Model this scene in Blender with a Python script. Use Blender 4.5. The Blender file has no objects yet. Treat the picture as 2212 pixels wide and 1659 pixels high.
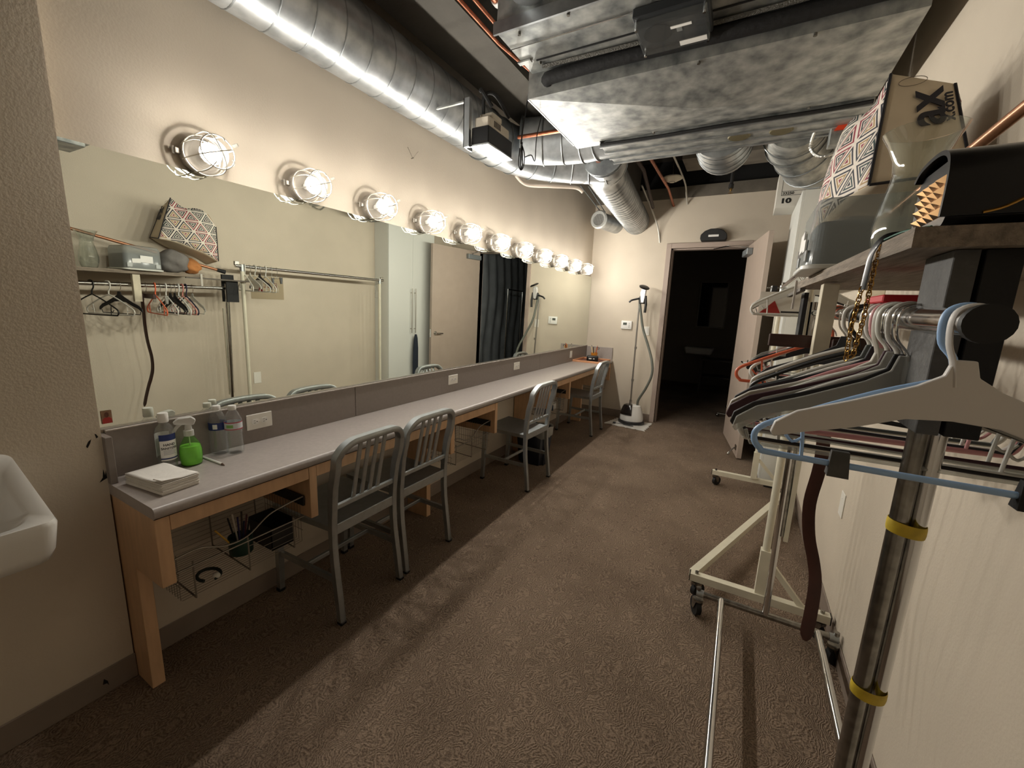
import bpy, bmesh, math, random
from mathutils import Vector, Matrix
random.seed(7)
PI = math.pi
SC = bpy.context.scene
COL = SC.collection

# ------------------------------------------------------------------ camera
CAM_F, IMG_W, IMG_H = 886.4, 2212.0, 1659.0
yaw, pitch, roll = -0.503921, -0.182677, 0.039409
fwd = Vector((math.sin(yaw)*math.cos(pitch), math.cos(yaw)*math.cos(pitch), math.sin(pitch)))
rgt = Vector((math.cos(yaw), -math.sin(yaw), 0.0))
upv = rgt.cross(fwd)
cr, sr = math.cos(roll), math.sin(roll)
rgt, upv = cr*rgt + sr*upv, -sr*rgt + cr*upv
cam_d = bpy.data.cameras.new('camera')
cam_d.sensor_width = 36.0
cam_d.sensor_fit = 'HORIZONTAL'
cam_d.lens = CAM_F/IMG_W*36.0
cam_d.clip_start = 0.02
cam = bpy.data.objects.new('camera', cam_d)
COL.objects.link(cam)
M = Matrix((rgt, upv, -fwd)).transposed().to_4x4()
M.translation = Vector((0, 0, 1.45))
cam.matrix_world = M
SC.camera = cam

# ------------------------------------------------------------------ world, exposure
w = bpy.data.worlds.new('world'); SC.world = w; w.use_nodes = True
w.node_tree.nodes['Background'].inputs[0].default_value = (0.5, 0.47, 0.42, 1)
w.node_tree.nodes['Background'].inputs[1].default_value = 0.02
SC.view_settings.view_transform = 'Standard'
SC.view_settings.look = 'None'
SC.view_settings.gamma = 1.0
SC.view_settings.use_curve_mapping = False
SC.view_settings.exposure = 0.42
BULB_STRENGTH = 420.0
SC.cycles.max_bounces = 9
SC.cycles.diffuse_bounces = 4
SC.cycles.glossy_bounces = 6
SC.cycles.transparent_max_bounces = 24
SC.cycles.sample_clamp_indirect = 6.0
SC.cycles.use_denoising = True
SC.cycles.use_adaptive_sampling = True
SC.cycles.adaptive_threshold = 0.03
SC.cycles.caustics_reflective = True
SC.cycles.blur_glossy = 0.3

# ------------------------------------------------------------------ helpers
def lin(c):
    return c/12.92 if c <= 0.04045 else ((c+0.055)/1.055)**2.4
def hx(s):
    s = s.lstrip('#')
    return tuple(lin(int(s[i:i+2], 16)/255) for i in (0, 2, 4)) + (1,)
MATS = {}
def mat(name, col, rough=0.6, metal=0.0, var=0.0, vscale=20.0, bump=0.0, bscale=60.0, coords='Object', stretch=None, col2=None, spec=0.5, detail=4.0, alpha=1.0, coat=0.0):
    """plain procedural material: base colour, noise variation and noise bump"""
    if name in MATS: return MATS[name]
    m = bpy.data.materials.new(name); m.use_nodes = True
    nt = m.node_tree; b = nt.nodes['Principled BSDF']
    c = hx(col) if isinstance(col, str) else col
    b.inputs['Base Color'].default_value = c
    b.inputs['Roughness'].default_value = rough
    b.inputs['Metallic'].default_value = metal
    b.inputs['Specular IOR Level'].default_value = spec
    b.inputs['Coat Weight'].default_value = coat
    tc = None
    if var or bump:
        tc = nt.nodes.new('ShaderNodeTexCoord'); mp = nt.nodes.new('ShaderNodeMapping')
        nt.links.new(tc.outputs[coords], mp.inputs[0])
        if stretch: mp.inputs['Scale'].default_value = stretch
    if var:
        n = nt.nodes.new('ShaderNodeTexNoise'); n.inputs['Scale'].default_value = vscale; n.inputs['Detail'].default_value = detail
        nt.links.new(mp.outputs[0], n.inputs['Vector'])
        r = nt.nodes.new('ShaderNodeValToRGB')
        c2 = hx(col2) if col2 else tuple(max(0, x*(1-var)) for x in c[:3]) + (1,)
        c1 = c if col2 else tuple(min(1, x*(1+var)) for x in c[:3]) + (1,)
        r.color_ramp.elements[0].position = 0.3; r.color_ramp.elements[0].color = c2
        r.color_ramp.elements[1].position = 0.7; r.color_ramp.elements[1].color = c1
        nt.links.new(n.outputs['Fac'], r.inputs[0]); nt.links.new(r.outputs[0], b.inputs['Base Color'])
    if bump:
        n2 = nt.nodes.new('ShaderNodeTexNoise'); n2.inputs['Scale'].default_value = bscale; n2.inputs['Detail'].default_value = detail
        nt.links.new(mp.outputs[0], n2.inputs['Vector'])
        bp = nt.nodes.new('ShaderNodeBump'); bp.inputs['Strength'].default_value = bump; bp.inputs['Distance'].default_value = 0.01
        nt.links.new(n2.outputs['Fac'], bp.inputs['Height']); nt.links.new(bp.outputs[0], b.inputs['Normal'])
    MATS[name] = m
    return m
def glassy(name, tint, fac=0.08, rough=0.02, ior=1.45, haze=0.0, hazecol='#ffffff'):
    """thin clear plastic or glass that lets light straight through: fresnel mix of transparent and glossy, plus some diffuse haze"""
    if name in MATS: return MATS[name]
    m = bpy.data.materials.new(name); m.use_nodes = True
    nt = m.node_tree; nt.nodes.clear()
    o = nt.nodes.new('ShaderNodeOutputMaterial'); t = nt.nodes.new('ShaderNodeBsdfTransparent'); g = nt.nodes.new('ShaderNodeBsdfGlossy')
    t.inputs[0].default_value = hx(tint); g.inputs['Roughness'].default_value = rough
    lw = nt.nodes.new('ShaderNodeLayerWeight'); lw.inputs[0].default_value = 0.5
    pw = nt.nodes.new('ShaderNodeMath'); pw.operation = 'POWER'; pw.inputs[1].default_value = 3.5; nt.links.new(lw.outputs['Facing'], pw.inputs[0])
    f = nt.nodes.new('ShaderNodeMath'); f.operation = 'MULTIPLY_ADD'; f.inputs[1].default_value = 0.55*(ior-1)/0.5; f.inputs[2].default_value = 0.07*(ior-1); nt.links.new(pw.outputs[0], f.inputs[0])
    mx = nt.nodes.new('ShaderNodeMixShader')
    nt.links.new(f.outputs[0], mx.inputs[0]); nt.links.new(t.outputs[0], mx.inputs[1]); nt.links.new(g.outputs[0], mx.inputs[2])
    last = mx
    if haze:
        d = nt.nodes.new('ShaderNodeBsdfDiffuse'); d.inputs[0].default_value = hx(hazecol)
        m2 = nt.nodes.new('ShaderNodeMixShader'); m2.inputs[0].default_value = haze
        nt.links.new(mx.outputs[0], m2.inputs[1]); nt.links.new(d.outputs[0], m2.inputs[2]); last = m2
    nt.links.new(last.outputs[0], o.inputs[0])
    MATS[name] = m
    return m

class MB:
    """collects shapes and links them as ONE mesh object"""
    def __init__(s): s.bm = bmesh.new()
    def _add(s, verts, faces):
        vs = [s.bm.verts.new(v) for v in verts]
        for f in faces:
            try: s.bm.faces.new([vs[i] for i in f])
            except ValueError: pass
        return vs
    def box(s, x0, x1, y0, y1, z0, z1, bev=0.0, seg=1, mtx=None):
        b = bmesh.new()
        bmesh.ops.create_cube(b, size=1.0)
        for v in b.verts:
            v.co = Vector(((x0+x1)/2 + v.co.x*(x1-x0), (y0+y1)/2 + v.co.y*(y1-y0), (z0+z1)/2 + v.co.z*(z1-z0)))
        if bev: bmesh.ops.bevel(b, geom=list(b.edges), offset=bev, segments=seg, profile=0.5, affect='EDGES')
        if mtx: b.transform(mtx)
        s.merge(b); return s
    def merge(s, b):
        me = bpy.data.meshes.new('tmp'); b.to_mesh(me); b.free(); s.bm.from_mesh(me); bpy.data.meshes.remove(me)
    def hexa(s, p):
        """8 points: 4 bottom (ccw), 4 top"""
        s._add([Vector(q) for q in p], [(3, 2, 1, 0), (4, 5, 6, 7), (0, 1, 5, 4), (1, 2, 6, 5), (2, 3, 7, 6), (3, 0, 4, 7)]); return s
    def tube(s, pts, r, n=8, closed=False, caps=True, flat=None):
        """sweep a circle (or ellipse: r=(ra, rb) with 'flat' giving the axis of ra) along points; r may be a list"""
        P = [Vector(p) for p in pts]; N = len(P)
        rings = []; prev = None
        for i in range(N):
            if closed: t = P[(i+1) % N] - P[i-1]
            else: t = P[min(i+1, N-1)] - P[max(i-1, 0)]
            if t.length < 1e-9: t = Vector((0, 0, 1))
            t.normalize()
            if flat is not None:
                a = Vector(flat) - t*Vector(flat).dot(t)
                if a.length < 1e-6: a = t.orthogonal()
                a.normalize()
            elif prev is None: a = t.orthogonal().normalized()
            else:
                a = prev - t*prev.dot(t)
                a = a.normalized() if a.length > 1e-6 else t.orthogonal().normalized()
            prev = a; b = t.cross(a)
            rr = r[i] if isinstance(r, list) else r
            ra, rb = rr if isinstance(rr, tuple) else (rr, rr)
            rings.append([s.bm.verts.new(P[i] + a*ra*math.cos(2*PI*k/n) + b*rb*math.sin(2*PI*k/n)) for k in range(n)])
        for i in range(N if closed else N-1):
            A, B = rings[i], rings[(i+1) % N]
            for k in range(n):
                try: s.bm.faces.new((A[k], A[(k+1) % n], B[(k+1) % n], B[k]))
                except ValueError: pass
        if caps and not closed:
            s.bm.faces.new(rings[0][::-1]); s.bm.faces.new(rings[-1])
        return s
    def cyl(s, p0, p1, r, n=16, r2=None):
        return s.tube([p0, p1], [r, r if r2 is None else r2], n)
    def lathe(s, prof, n=24, o=(0, 0, 0), axis='Z', capb=True, capt=True):
        """prof: (radius, height) list"""
        def pt(r, h, a):
            c, d = r*math.cos(a), r*math.sin(a)
            v = {'Z': (c, d, h), 'X': (h, c, d), 'Y': (d, h, c)}[axis]
            return Vector(o) + Vector(v)
        rings = [[s.bm.verts.new(pt(r, h, 2*PI*k/n)) for k in range(n)] for r, h in prof]
        for A, B in zip(rings, rings[1:]):
            for k in range(n): s.bm.faces.new((A[k], A[(k+1) % n], B[(k+1) % n], B[k]))
        if capb: s.bm.faces.new(rings[0][::-1])
        if capt: s.bm.faces.new(rings[-1])
        return s
    def prism(s, poly, d0, d1, axis='Y', bev=0.0):
        """extrude a 2D polygon; axis Y: poly is (x,z); X: (y,z); Z: (x,y)"""
        b = bmesh.new()
        f = {'Y': lambda p, d: (p[0], d, p[1]), 'X': lambda p, d: (d, p[0], p[1]), 'Z': lambda p, d: (p[0], p[1], d)}[axis]
        A = [b.verts.new(f(p, d0)) for p in poly]; B = [b.verts.new(f(p, d1)) for p in poly]; n = len(poly)
        b.faces.new(A); b.faces.new(B[::-1])
        for i in range(n): b.faces.new((A[i], B[i], B[(i+1) % n], A[(i+1) % n]))
        bmesh.ops.recalc_face_normals(b, faces=list(b.faces))
        if bev: bmesh.ops.bevel(b, geom=list(b.edges), offset=bev, segments=1, affect='EDGES')
        s.merge(b); return s
    def sphere(s, c, r, n=12, sc=(1, 1, 1)):
        b = bmesh.new(); bmesh.ops.create_uvsphere(b, u_segments=n*2, v_segments=n, radius=r)
        for v in b.verts: v.co = Vector((v.co.x*sc[0], v.co.y*sc[1], v.co.z*sc[2])) + Vector(c)
        s.merge(b); return s
    def xf(s, m): s.bm.transform(m); return s
    def build(s, name, m, parent=None, smooth=35, recalc=True, loc=None):
        if recalc: bmesh.ops.recalc_face_normals(s.bm, faces=list(s.bm.faces))
        me = bpy.data.meshes.new(name); s.bm.to_mesh(me); s.bm.free()
        if smooth:
            me.shade_smooth(); me.set_sharp_from_angle(angle=math.radians(smooth))
        me.materials.append(m)
        o = bpy.data.objects.new(name, me); COL.objects.link(o)
        if parent: o.parent = parent
        if loc: o.location = loc
        return o
def tag(o, label=None, cat=None, group=None, kind=None):
    if label: o['label'] = label
    if cat: o['category'] = cat
    if group: o['group'] = group
    if kind: o['kind'] = kind
    return o
def thing(name, label, cat, loc=(0, 0, 0), rz=0.0, group=None, rot=None):
    o = bpy.data.objects.new(name, None); COL.objects.link(o)
    o.empty_display_size = 0.05
    o.location = loc; o.rotation_euler = rot if rot else (0, 0, rz)
    return tag(o, label, cat, group)
def kids(o): return [c for c in bpy.data.objects if c.parent == o]
def copy_tree(o, parent=None):
    c = o.copy(); COL.objects.link(c); c.parent = parent
    for ch in kids(o): copy_tree(ch, c)
    return c
def text(s, size, m, parent, loc, rot, name='lettering', ext=0.0004, align='CENTER', sx=1.0, bold=0.0):
    cu = bpy.data.curves.new(name, 'FONT'); cu.body = s; cu.size = size; cu.extrude = ext; cu.align_x = align; cu.align_y = 'CENTER'; cu.offset = bold
    tmp = bpy.data.objects.new('tmp', cu); me = bpy.data.meshes.new_from_object(tmp)
    bpy.data.objects.remove(tmp)
    me.name = name; me.materials.clear(); me.materials.append(m)
    for v in me.vertices: v.co.x *= sx
    o = bpy.data.objects.new(name, me); COL.objects.link(o); o.parent = parent; o.location = loc; o.rotation_euler = rot
    return o
def arc(c, r, a0, a1, n, plane='XZ'):
    out = []
    for i in range(n+1):
        a = a0 + (a1-a0)*i/n; u, v = r*math.cos(a), r*math.sin(a)
        d = {'XZ': (u, 0, v), 'XY': (u, v, 0), 'YZ': (0, u, v)}[plane]
        out.append((c[0]+d[0], c[1]+d[1], c[2]+d[2]))
    return out
def spline(pts, n=6):
    """Catmull-Rom through points"""
    P = [Vector(p) for p in pts]; out = []
    for i in range(len(P)-1):
        p0 = P[max(i-1, 0)]; p1 = P[i]; p2 = P[i+1]; p3 = P[min(i+2, len(P)-1)]
        for k in range(n):
            t = k/n
            out.append(0.5*((2*p1) + (p2-p0)*t + (2*p0-5*p1+4*p2-p3)*t*t + (3*p1-p0-3*p2+p3)*t**3))
    out.append(P[-1]); return out

# ------------------------------------------------------------------ materials
def wall_mat():
    m = mat('wall_paint', '#c8bcaa', 0.75, var=0.04, vscale=3.0, bump=0.09, bscale=130.0, detail=2.0)
    return m
WALL = wall_mat()
def dark_mat(): return mat('dark_paint', '#2a2724', 0.85)
GALV = mat('galvanised_steel', '#c4c7c8', 0.36, 0.75, var=1, col2='#8a8e90', vscale=9.0, bump=0.05, bscale=14.0, detail=6.0)
GALV2 = mat('dusty_galvanised_steel', '#c2c3be', 0.45, 0.55, var=1, col2='#6f7373', vscale=13.0, bump=0.06, bscale=20.0, detail=10.0)
ALU = mat('brushed_aluminium', '#a9adad', 0.42, 0.85, var=0.08, vscale=30.0, bump=0.03, bscale=200.0)
CHROME = mat('chrome', '#d9d9d9', 0.12, 1.0)
STEELD = mat('worn_chrome', '#8d8a84', 0.25, 0.95, var=0.35, vscale=40.0)
WHITEP = mat('white_plastic', '#e6e4de', 0.4)
BLACKP = mat('black_plastic', '#121213', 0.4)
BLACKR = mat('black_rubber', '#151515', 0.7)
COPPER = mat('copper', '#a5654a', 0.35, 0.9, var=0.25, vscale=25.0)
CREAM = mat('cream_enamel', '#d8d2bd', 0.4, var=0.05, vscale=12.0)
# ================================================================== the room
XL, XF, XR, YB, YC, DECK = -1.94, -1.88, 0.525, 5.67, 0.50, 3.30
def struct(name, mb, m, parent=None, smooth=0):
    o = mb.build(name, m, parent, smooth)
    if not parent: o['kind'] = 'structure'
    return o
def carpet():
    m = bpy.data.materials.new('carpet'); m.use_nodes = True; nt = m.node_tree; b = nt.nodes['Principled BSDF']
    b.inputs['Roughness'].default_value = 0.95; b.inputs['Specular IOR Level'].default_value = 0.1
    tc = nt.nodes.new('ShaderNodeTexCoord')
    n0 = nt.nodes.new('ShaderNodeTexNoise'); n0.inputs['Scale'].default_value = 9.0; n0.inputs['Detail'].default_value = 2.0
    nt.links.new(tc.outputs['Object'], n0.inputs['Vector'])
    mx = nt.nodes.new('ShaderNodeMix'); mx.data_type = 'RGBA'; mx.blend_type = 'LINEAR_LIGHT'; mx.inputs[0].default_value = 0.12
    nt.links.new(tc.outputs['Object'], mx.inputs[6]); nt.links.new(n0.outputs['Color'], mx.inputs[7])
    wv = nt.nodes.new('ShaderNodeTexWave'); wv.inputs['Scale'].default_value = 24.0; wv.inputs['Distortion'].default_value = 5.0; wv.inputs['Detail'].default_value = 2.0; wv.inputs['Detail Scale'].default_value = 1.5
    nt.links.new(mx.outputs[2], wv.inputs['Vector'])
    n1 = nt.nodes.new('ShaderNodeTexNoise'); n1.inputs['Scale'].default_value = 170.0; n1.inputs['Detail'].default_value = 3.0
    nt.links.new(tc.outputs['Object'], n1.inputs['Vector'])
    n2 = nt.nodes.new('ShaderNodeTexNoise'); n2.inputs['Scale'].default_value = 2.2; n2.inputs['Detail'].default_value = 5.0
    nt.links.new(tc.outputs['Object'], n2.inputs['Vector'])
    ad = nt.nodes.new('ShaderNodeMath'); ad.operation = 'MULTIPLY_ADD'; ad.inputs[1].default_value = 0.28
    nt.links.new(wv.outputs['Fac'], ad.inputs[0]); nt.links.new(n1.outputs['Fac'], ad.inputs[2])
    rp = nt.nodes.new('ShaderNodeValToRGB')
    rp.color_ramp.elements[0].position = 0.3; rp.color_ramp.elements[0].color = hx('#594a3e')
    rp.color_ramp.elements[1].position = 1.0; rp.color_ramp.elements[1].color = hx('#a48f7b')
    nt.links.new(ad.outputs[0], rp.inputs[0])
    m2 = nt.nodes.new('ShaderNodeMix'); m2.data_type = 'RGBA'; m2.blend_type = 'MULTIPLY'; m2.inputs[0].default_value = 0.5
    r2 = nt.nodes.new('ShaderNodeValToRGB'); r2.color_ramp.elements[0].position = 0.35; r2.color_ramp.elements[0].color = (0.55, 0.53, 0.52, 1); r2.color_ramp.elements[1].position = 0.6
    nt.links.new(n2.outputs['Fac'], r2.inputs[0]); nt.links.new(rp.outputs[0], m2.inputs[6]); nt.links.new(r2.outputs[0], m2.inputs[7])
    nt.links.new(m2.outputs[2], b.inputs['Base Color'])
    bp = nt.nodes.new('ShaderNodeBump'); bp.inputs['Strength'].default_value = 0.7; bp.inputs['Distance'].default_value = 0.012
    nt.links.new(ad.outputs[0], bp.inputs['Height']); nt.links.new(bp.outputs[0], b.inputs['Normal'])
    return m
CARPET = carpet()
BASEM = mat('cove_base_rubber', '#84766a', 0.6, var=0.08, vscale=6.0)
CONC = mat('concrete', '#6b6459', 0.9, var=0.25, vscale=4.0, bump=0.2, bscale=60.0)
DECKM = mat('dark_deck', '#332f2a', 0.9, var=0.3, vscale=3.0)
struct('floor', MB().box(-4.2, 3.2, -1.6, 10.0, -0.1, 0.0), CARPET)
struct('ceiling', MB().box(-4.2, 3.2, -1.6, 10.0, DECK, DECK+0.1), DECKM)
struct('wall_left', MB().box(XL-0.12, XL, YC-0.02, YB+0.12, 0, DECK), WALL)
struct('wall_front_left', MB().box(XL-0.12, XF, -1.3, YC, 0, DECK), WALL)
struct('wall_front', MB().box(XL-0.12, XR+0.12, -1.42, -1.3, 0, DECK), WALL)
struct('wall_right', MB().box(XR, XR+0.12, -1.3, YB+0.12, 0, DECK), WALL)
DX0, DX1, DZ = -0.909, -0.02, 2.264
wb = MB(); wb.box(XL, DX0, YB, YB+0.12, 0, 2.855); wb.box(DX1, XR, YB, YB+0.12, 0, 2.855); wb.box(DX0, DX1, YB, YB+0.12, DZ, 2.855)
struct('wall_back', wb, WALL)
struct('trim_1', MB().box(XL, XR, YB-0.015, YB+0.12, 2.855, 2.985), CONC)
struct('gap_shade_slab', MB().box(XL, XR, YB+0.02, YB+0.12, 2.985, DECK), mat('black_gap', '#0b0a09', 0.9))  # black slab painted in for the unlit gap above the concrete band
struct('ceiling_beam', MB().box(-1.71, -1.36, -1.3, YB-0.02, 2.85, DECK), mat('dark_beam', '#4e4a43', 0.9, var=0.2, vscale=4.0, bump=0.15, bscale=60.0))
struct('ceiling_beam', MB().box(-0.75, XR, 4.75, 5.15, 3.0, DECK), CONC)
# baseboards
def base(name, x0, x1, y0, y1): struct(name, MB().box(x0, x1, y0, y1, 0, 0.1, 0.003), BASEM)
base('baseboard_left', XL, XL+0.006, YC, YB); base('baseboard_front_left', XF, XF+0.006, -1.3, YC+0.004); base('baseboard_right', XR-0.006, XR, -1.3, YB)
base('baseboard_back', XL+0.006, DX0-0.06, YB-0.006, YB)
# scuff chips on the projecting wall
CHIP = mat('dark_chip', '#17130f', 0.9)
for poly, lb in (([(0.462, 0.930), (0.470, 0.945), (0.474, 0.958), (0.466, 0.952), (0.459, 0.936)], 'slanting black paint chip on the wall end above the counter corner'), ([(0.484, 0.975), (0.487, 0.958), (0.492, 0.962), (0.488, 0.972)], 'thin curved black paint chip near the edge of the wall end'), ([(0.478, 0.800), (0.488, 0.815), (0.492, 0.845), (0.495, 0.82), (0.498, 0.838), (0.499, 0.81), (0.490, 0.806)], 'jagged black paint chip where the counter meets the wall end'), ([(0.405, 0.045), (0.41, 0.065), (0.419, 0.05), (0.421, 0.03), (0.416, 0.042)], 'small black scuff in the base strip of the wall end')):
    x0 = XF + (0.0062 if poly[0][1] < 0.1 else 0.0002)
    c = MB().prism(poly, x0, x0+0.0008, 'X').build('paint_chip', CHIP, smooth=0)
    tag(c, lb, 'scuff mark', 'chips and scuffs on the wall end')
# door frame
FRAME = mat('door_frame_paint', '#a8978b', 0.5)
fr = MB()
fr.box(DX0-0.06, DX0, YB-0.02, YB+0.13, 0, DZ+0.06, 0.003); fr.box(DX1, DX1+0.06, YB-0.02, YB+0.13, 0, DZ+0.06, 0.003); fr.box(DX0, DX1, YB-0.02, YB+0.13, DZ, DZ+0.06, 0.003)
fr.box(DX0, DX0+0.015, YB+0.03, YB+0.13, 0, DZ); fr.box(DX0, DX1, YB+0.03, YB+0.13, DZ-0.015, DZ)
struct('trim_3', fr, FRAME)
# door leaf, swung into the room
DOORM = mat('door_paint', '#b3a294', 0.45, var=0.03, vscale=8.0)
hx_, hy_ = -0.018, YB-0.022
ang = math.atan2(4.69-hy_, 0.145-hx_)
dr = thing('door_1', 'tan flush door standing open into the room', 'door', (hx_, hy_, 0), ang); dr['kind'] = 'structure'
DW = 0.965
MB().box(0, DW, -0.045, 0.0, 0.012, DZ-0.004, 0.002).build('door_leaf', DOORM, dr)
hd = MB().cyl((DW-0.07, -0.045, 1.0), (DW-0.07, -0.055, 1.0), 0.03, 24).cyl((DW-0.07, -0.055, 1.0), (DW-0.07, -0.095, 1.0), 0.012, 12)
hd.tube(spline([(DW-0.07, -0.093, 1.0), (DW-0.11, -0.096, 1.002), (DW-0.185, -0.086, 0.998)], 4), 0.0095, 10)
hd.build('lever_handle', CHROME, dr)
MB().box(DW-0.001, DW+0.0015, -0.036, -0.010, 0.94, 1.06).build('latch_plate', CHROME, dr)
cl = MB().box(0.03, 0.31, -0.105, -0.045, DZ-0.135, DZ-0.065, 0.006).build('door_closer', mat('closer_grey', '#8d9294', 0.45, 0.4), dr)
MB().tube([(0.2, -0.075, DZ-0.06), (0.2, -0.075, DZ-0.045), (0.27, -0.28, DZ-0.04)], 0.008, 8).tube([(0.27, -0.28, DZ-0.037), (-0.05, -0.40, DZ-0.025)], 0.0075, 8).build('closer_arm', CHROME, cl)
ks = MB().box(DW-0.12, DW-0.06, -0.053, -0.045, 0.075, 0.13, 0.002); ks.tube([(DW-0.09, -0.06, 0.10), (DW-0.05, -0.115, 0.045)], 0.006, 8); ks.cyl((DW-0.053, -0.11, 0.05), (DW-0.043, -0.122, 0.03), 0.013, 12)
ks.build('kick_stop', STEELD, dr)
for z in (0.25, 1.13, 2.02):
    MB().cyl((0.0, -0.002, z-0.05), (0.0, -0.002, z+0.05), 0.007, 10).build('hinge', STEELD, dr)

# ------------------------------------------------------------------ unlit room through the doorway
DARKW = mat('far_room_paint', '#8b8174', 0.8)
struct('wall_far_end', MB().box(-3.2, 1.2, 9.6, 9.72, 0, DECK), DARKW)
struct('wall_far_left', MB().box(-3.2, -3.08, YB+0.12, 9.6, 0, DECK), DARKW)
struct('wall_far_right', MB().box(1.1, 1.22, YB+0.12, 9.6, 0, DECK), DARKW)
struct('wall_far_near', MB().box(-3.2, XL, YB+0.12, YB+0.2, 0, DECK).box(XR, 1.2, YB+0.12, YB+0.2, 0, DECK), DARKW)
# black plastic sheeting hung across the far room
SHEET = mat('black_plastic_sheet', '#85888c', 0.36, var=0.2, vscale=3.0, bump=0.9, bscale=5.0, detail=6.0)
g = bmesh.new(); NX, NZ = 60, 24
vs = [[g.verts.new((0.22 + 0.55*i/NX + 0.03*math.sin(i*0.9+1.2*math.sin(k*.35)), YB+0.35 + 3.4*i/NX + 0.02*math.sin(i*1.7+k*.5), 0.02 + 2.9*k/NZ)) for k in range(NZ+1)] for i in range(NX+1)]
for i in range(NX):
    for k in range(NZ): g.faces.new((vs[i][k], vs[i+1][k], vs[i+1][k+1], vs[i][k+1]))
mb = MB(); mb.merge(g); sh = mb.build('plastic_sheet', SHEET, smooth=60)
sm = sh.modifiers.new('thick', 'SOLIDIFY'); sm.thickness = 0.002
tag(sh, 'wrinkled black plastic sheet hanging in the unlit room beyond the door', 'plastic sheet')
rk = thing('garment_rack', 'slim chrome garment rack standing before the black plastic sheet', 'garment rack', (-0.05, 6.6, 0))
MB().cyl((0, 0, 0.06), (0, 0, 1.75), 0.014, 12).build('post', CHROME, rk); MB().cyl((0.10, 0.75, 0.06), (0.10, 0.75, 1.75), 0.014, 12).build('post', CHROME, rk)
MB().cyl((0, 0, 1.74), (0.10, 0.75, 1.74), 0.012, 12).build('rail', CHROME, rk)
for b in (0, 1):
    MB().cyl((b*0.10-0.13, b*0.75+0.02, 0.05), (b*0.10+0.13, b*0.75-0.02, 0.05), 0.014, 10).sphere((b*.10-.13, b*.75+.02, .025), .025, 6).sphere((b*.10+.13, b*.75-.02, .025), .025, 6).build('foot', STEELD, rk)
fm = thing('wall_mirror', 'dark framed mirror on the end wall of the unlit room', 'mirror', (-0.62, 9.6, 1.2))
MB().box(-0.27, 0.27, -0.03, 0, 0, 0.95, 0.004).build('frame', mat('dim_frame', '#6a6660', 0.4, 0.5), fm)
MB().box(-0.24, 0.24, -0.034, -0.028, 0.03, 0.92).build('glass', mat('dim_mirror', '#303030', 0.05, 1.0), fm)
sk = thing('wall_sink', 'small white basin under the mirror in the unlit room', 'sink', (-0.75, 9.58, 0.8))
MB().prism([(-0.28, 0), (0.28, 0), (0.24, -0.14), (-0.24, -0.14)], -0.38, 0, 'Y', 0.02).build('basin', WHITEP, sk)
ta = thing('side_table', 'low dark table with paper stacks in the unlit room', 'table', (-0.25, 8.9, 0))
MB().box(-0.4, 0.4, -0.25, 0.25, 0.60, 0.63, 0.003).build('tabletop', mat('dim_wood', '#4f453c', 0.6), ta)
for a in (-0.37, 0.37):
    for b in (-0.22, 0.22): MB().box(a-0.02, a+0.02, b-0.02, b+0.02, 0, 0.6).build('leg', MATS['dim_wood'], ta)
MB().box(-0.36, 0.36, -0.22, 0.22, 0.28, 0.30).build('lower_shelf', MATS['dim_wood'], ta)
# ================================================================== mirror, lamps, counter
MIRR = mat('mirror_silver', (0.83, 0.86, 0.79, 1), 0.0, 1.0)
mir_t = thing('wall_mirror', 'long wall mirror running above the counter', 'mirror', (XL+0.004, YC, 0.975))
mm = MB()
tl = 0.0107*0.935
mm.hexa([(0, 0.002, 0.004), (0.004, 0.002, 0.004), (0.004, YB-YC-0.004, 0.004), (0, YB-YC-0.004, 0.004), (0, 0.002, 0.943), (0.004+tl, 0.002, 0.943), (0.004+tl, YB-YC-0.004, 0.943), (0, YB-YC-0.004, 0.943)])
mm.build('mirror_glass', MIRR, mir_t, 0)
MB().box(0, 0.008, 0, YB-YC, -0.003, 0.004).build('bottom_channel', mat('channel_aluminium', '#c9c8c2', 0.3, 0.9), mir_t, 0)

# bulkhead lamps with glass jars in wire cages
RING = mat('lamp_cast_metal', '#a39c92', 0.45, 0.6)
JAR = glassy('jar_glass', '#ffffff', rough=0.03, ior=1.35, haze=0.015)
WIRE = mat('cage_wire', '#c9c4ba', 0.35, 0.6)
em = bpy.data.materials.new('lit_bulb'); em.use_nodes = True
nt = em.node_tree; nt.nodes.clear(); o_ = nt.nodes.new('ShaderNodeOutputMaterial'); e_ = nt.nodes.new('ShaderNodeEmission')
e_.inputs[0].default_value = (1.0, 0.955, 0.875, 1); e_.inputs[1].default_value = BULB_STRENGTH; nt.links.new(e_.outputs[0], o_.inputs[0])
lamp = thing('bulkhead_lamp', 'lit', 'lamp', (XL, 0.9, 1.978), group='caged lamps in a row above the mirror')
MB().lathe([(0.058, 0), (0.062, 0.004), (0.062, 0.022), (0.066, 0.024), (0.066, 0.042), (0.060, 0.046), (0.052, 0.047)], 28, axis='X').build('base_ring', RING, lamp)
MB().lathe([(0.050, 0.040), (0.055, 0.055), (0.055, 0.105), (0.050, 0.135), (0.036, 0.158), (0.015, 0.170), (0.001, 0.172)], 24, axis='X', capb=False, capt=False).build('glass_jar', JAR, lamp, 60)
MB().lathe([(0.014, 0.045), (0.016, 0.06), (0.030, 0.082), (0.0375, 0.104)], 20, axis='X', capt=False).build('shading_collar', WHITEP, lamp, 60)  # opaque collar added to keep the bulb's light off the wall
MB().lathe([(0.0375, 0.104), (0.0365, 0.109), (0.031, 0.116), (0.018, 0.122), (0.001, 0.124)], 20, axis='X', capb=False, capt=False).build('bulb', em, lamp, 60)  # dome flattened to send its light forward into the room
cg = MB()
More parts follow.
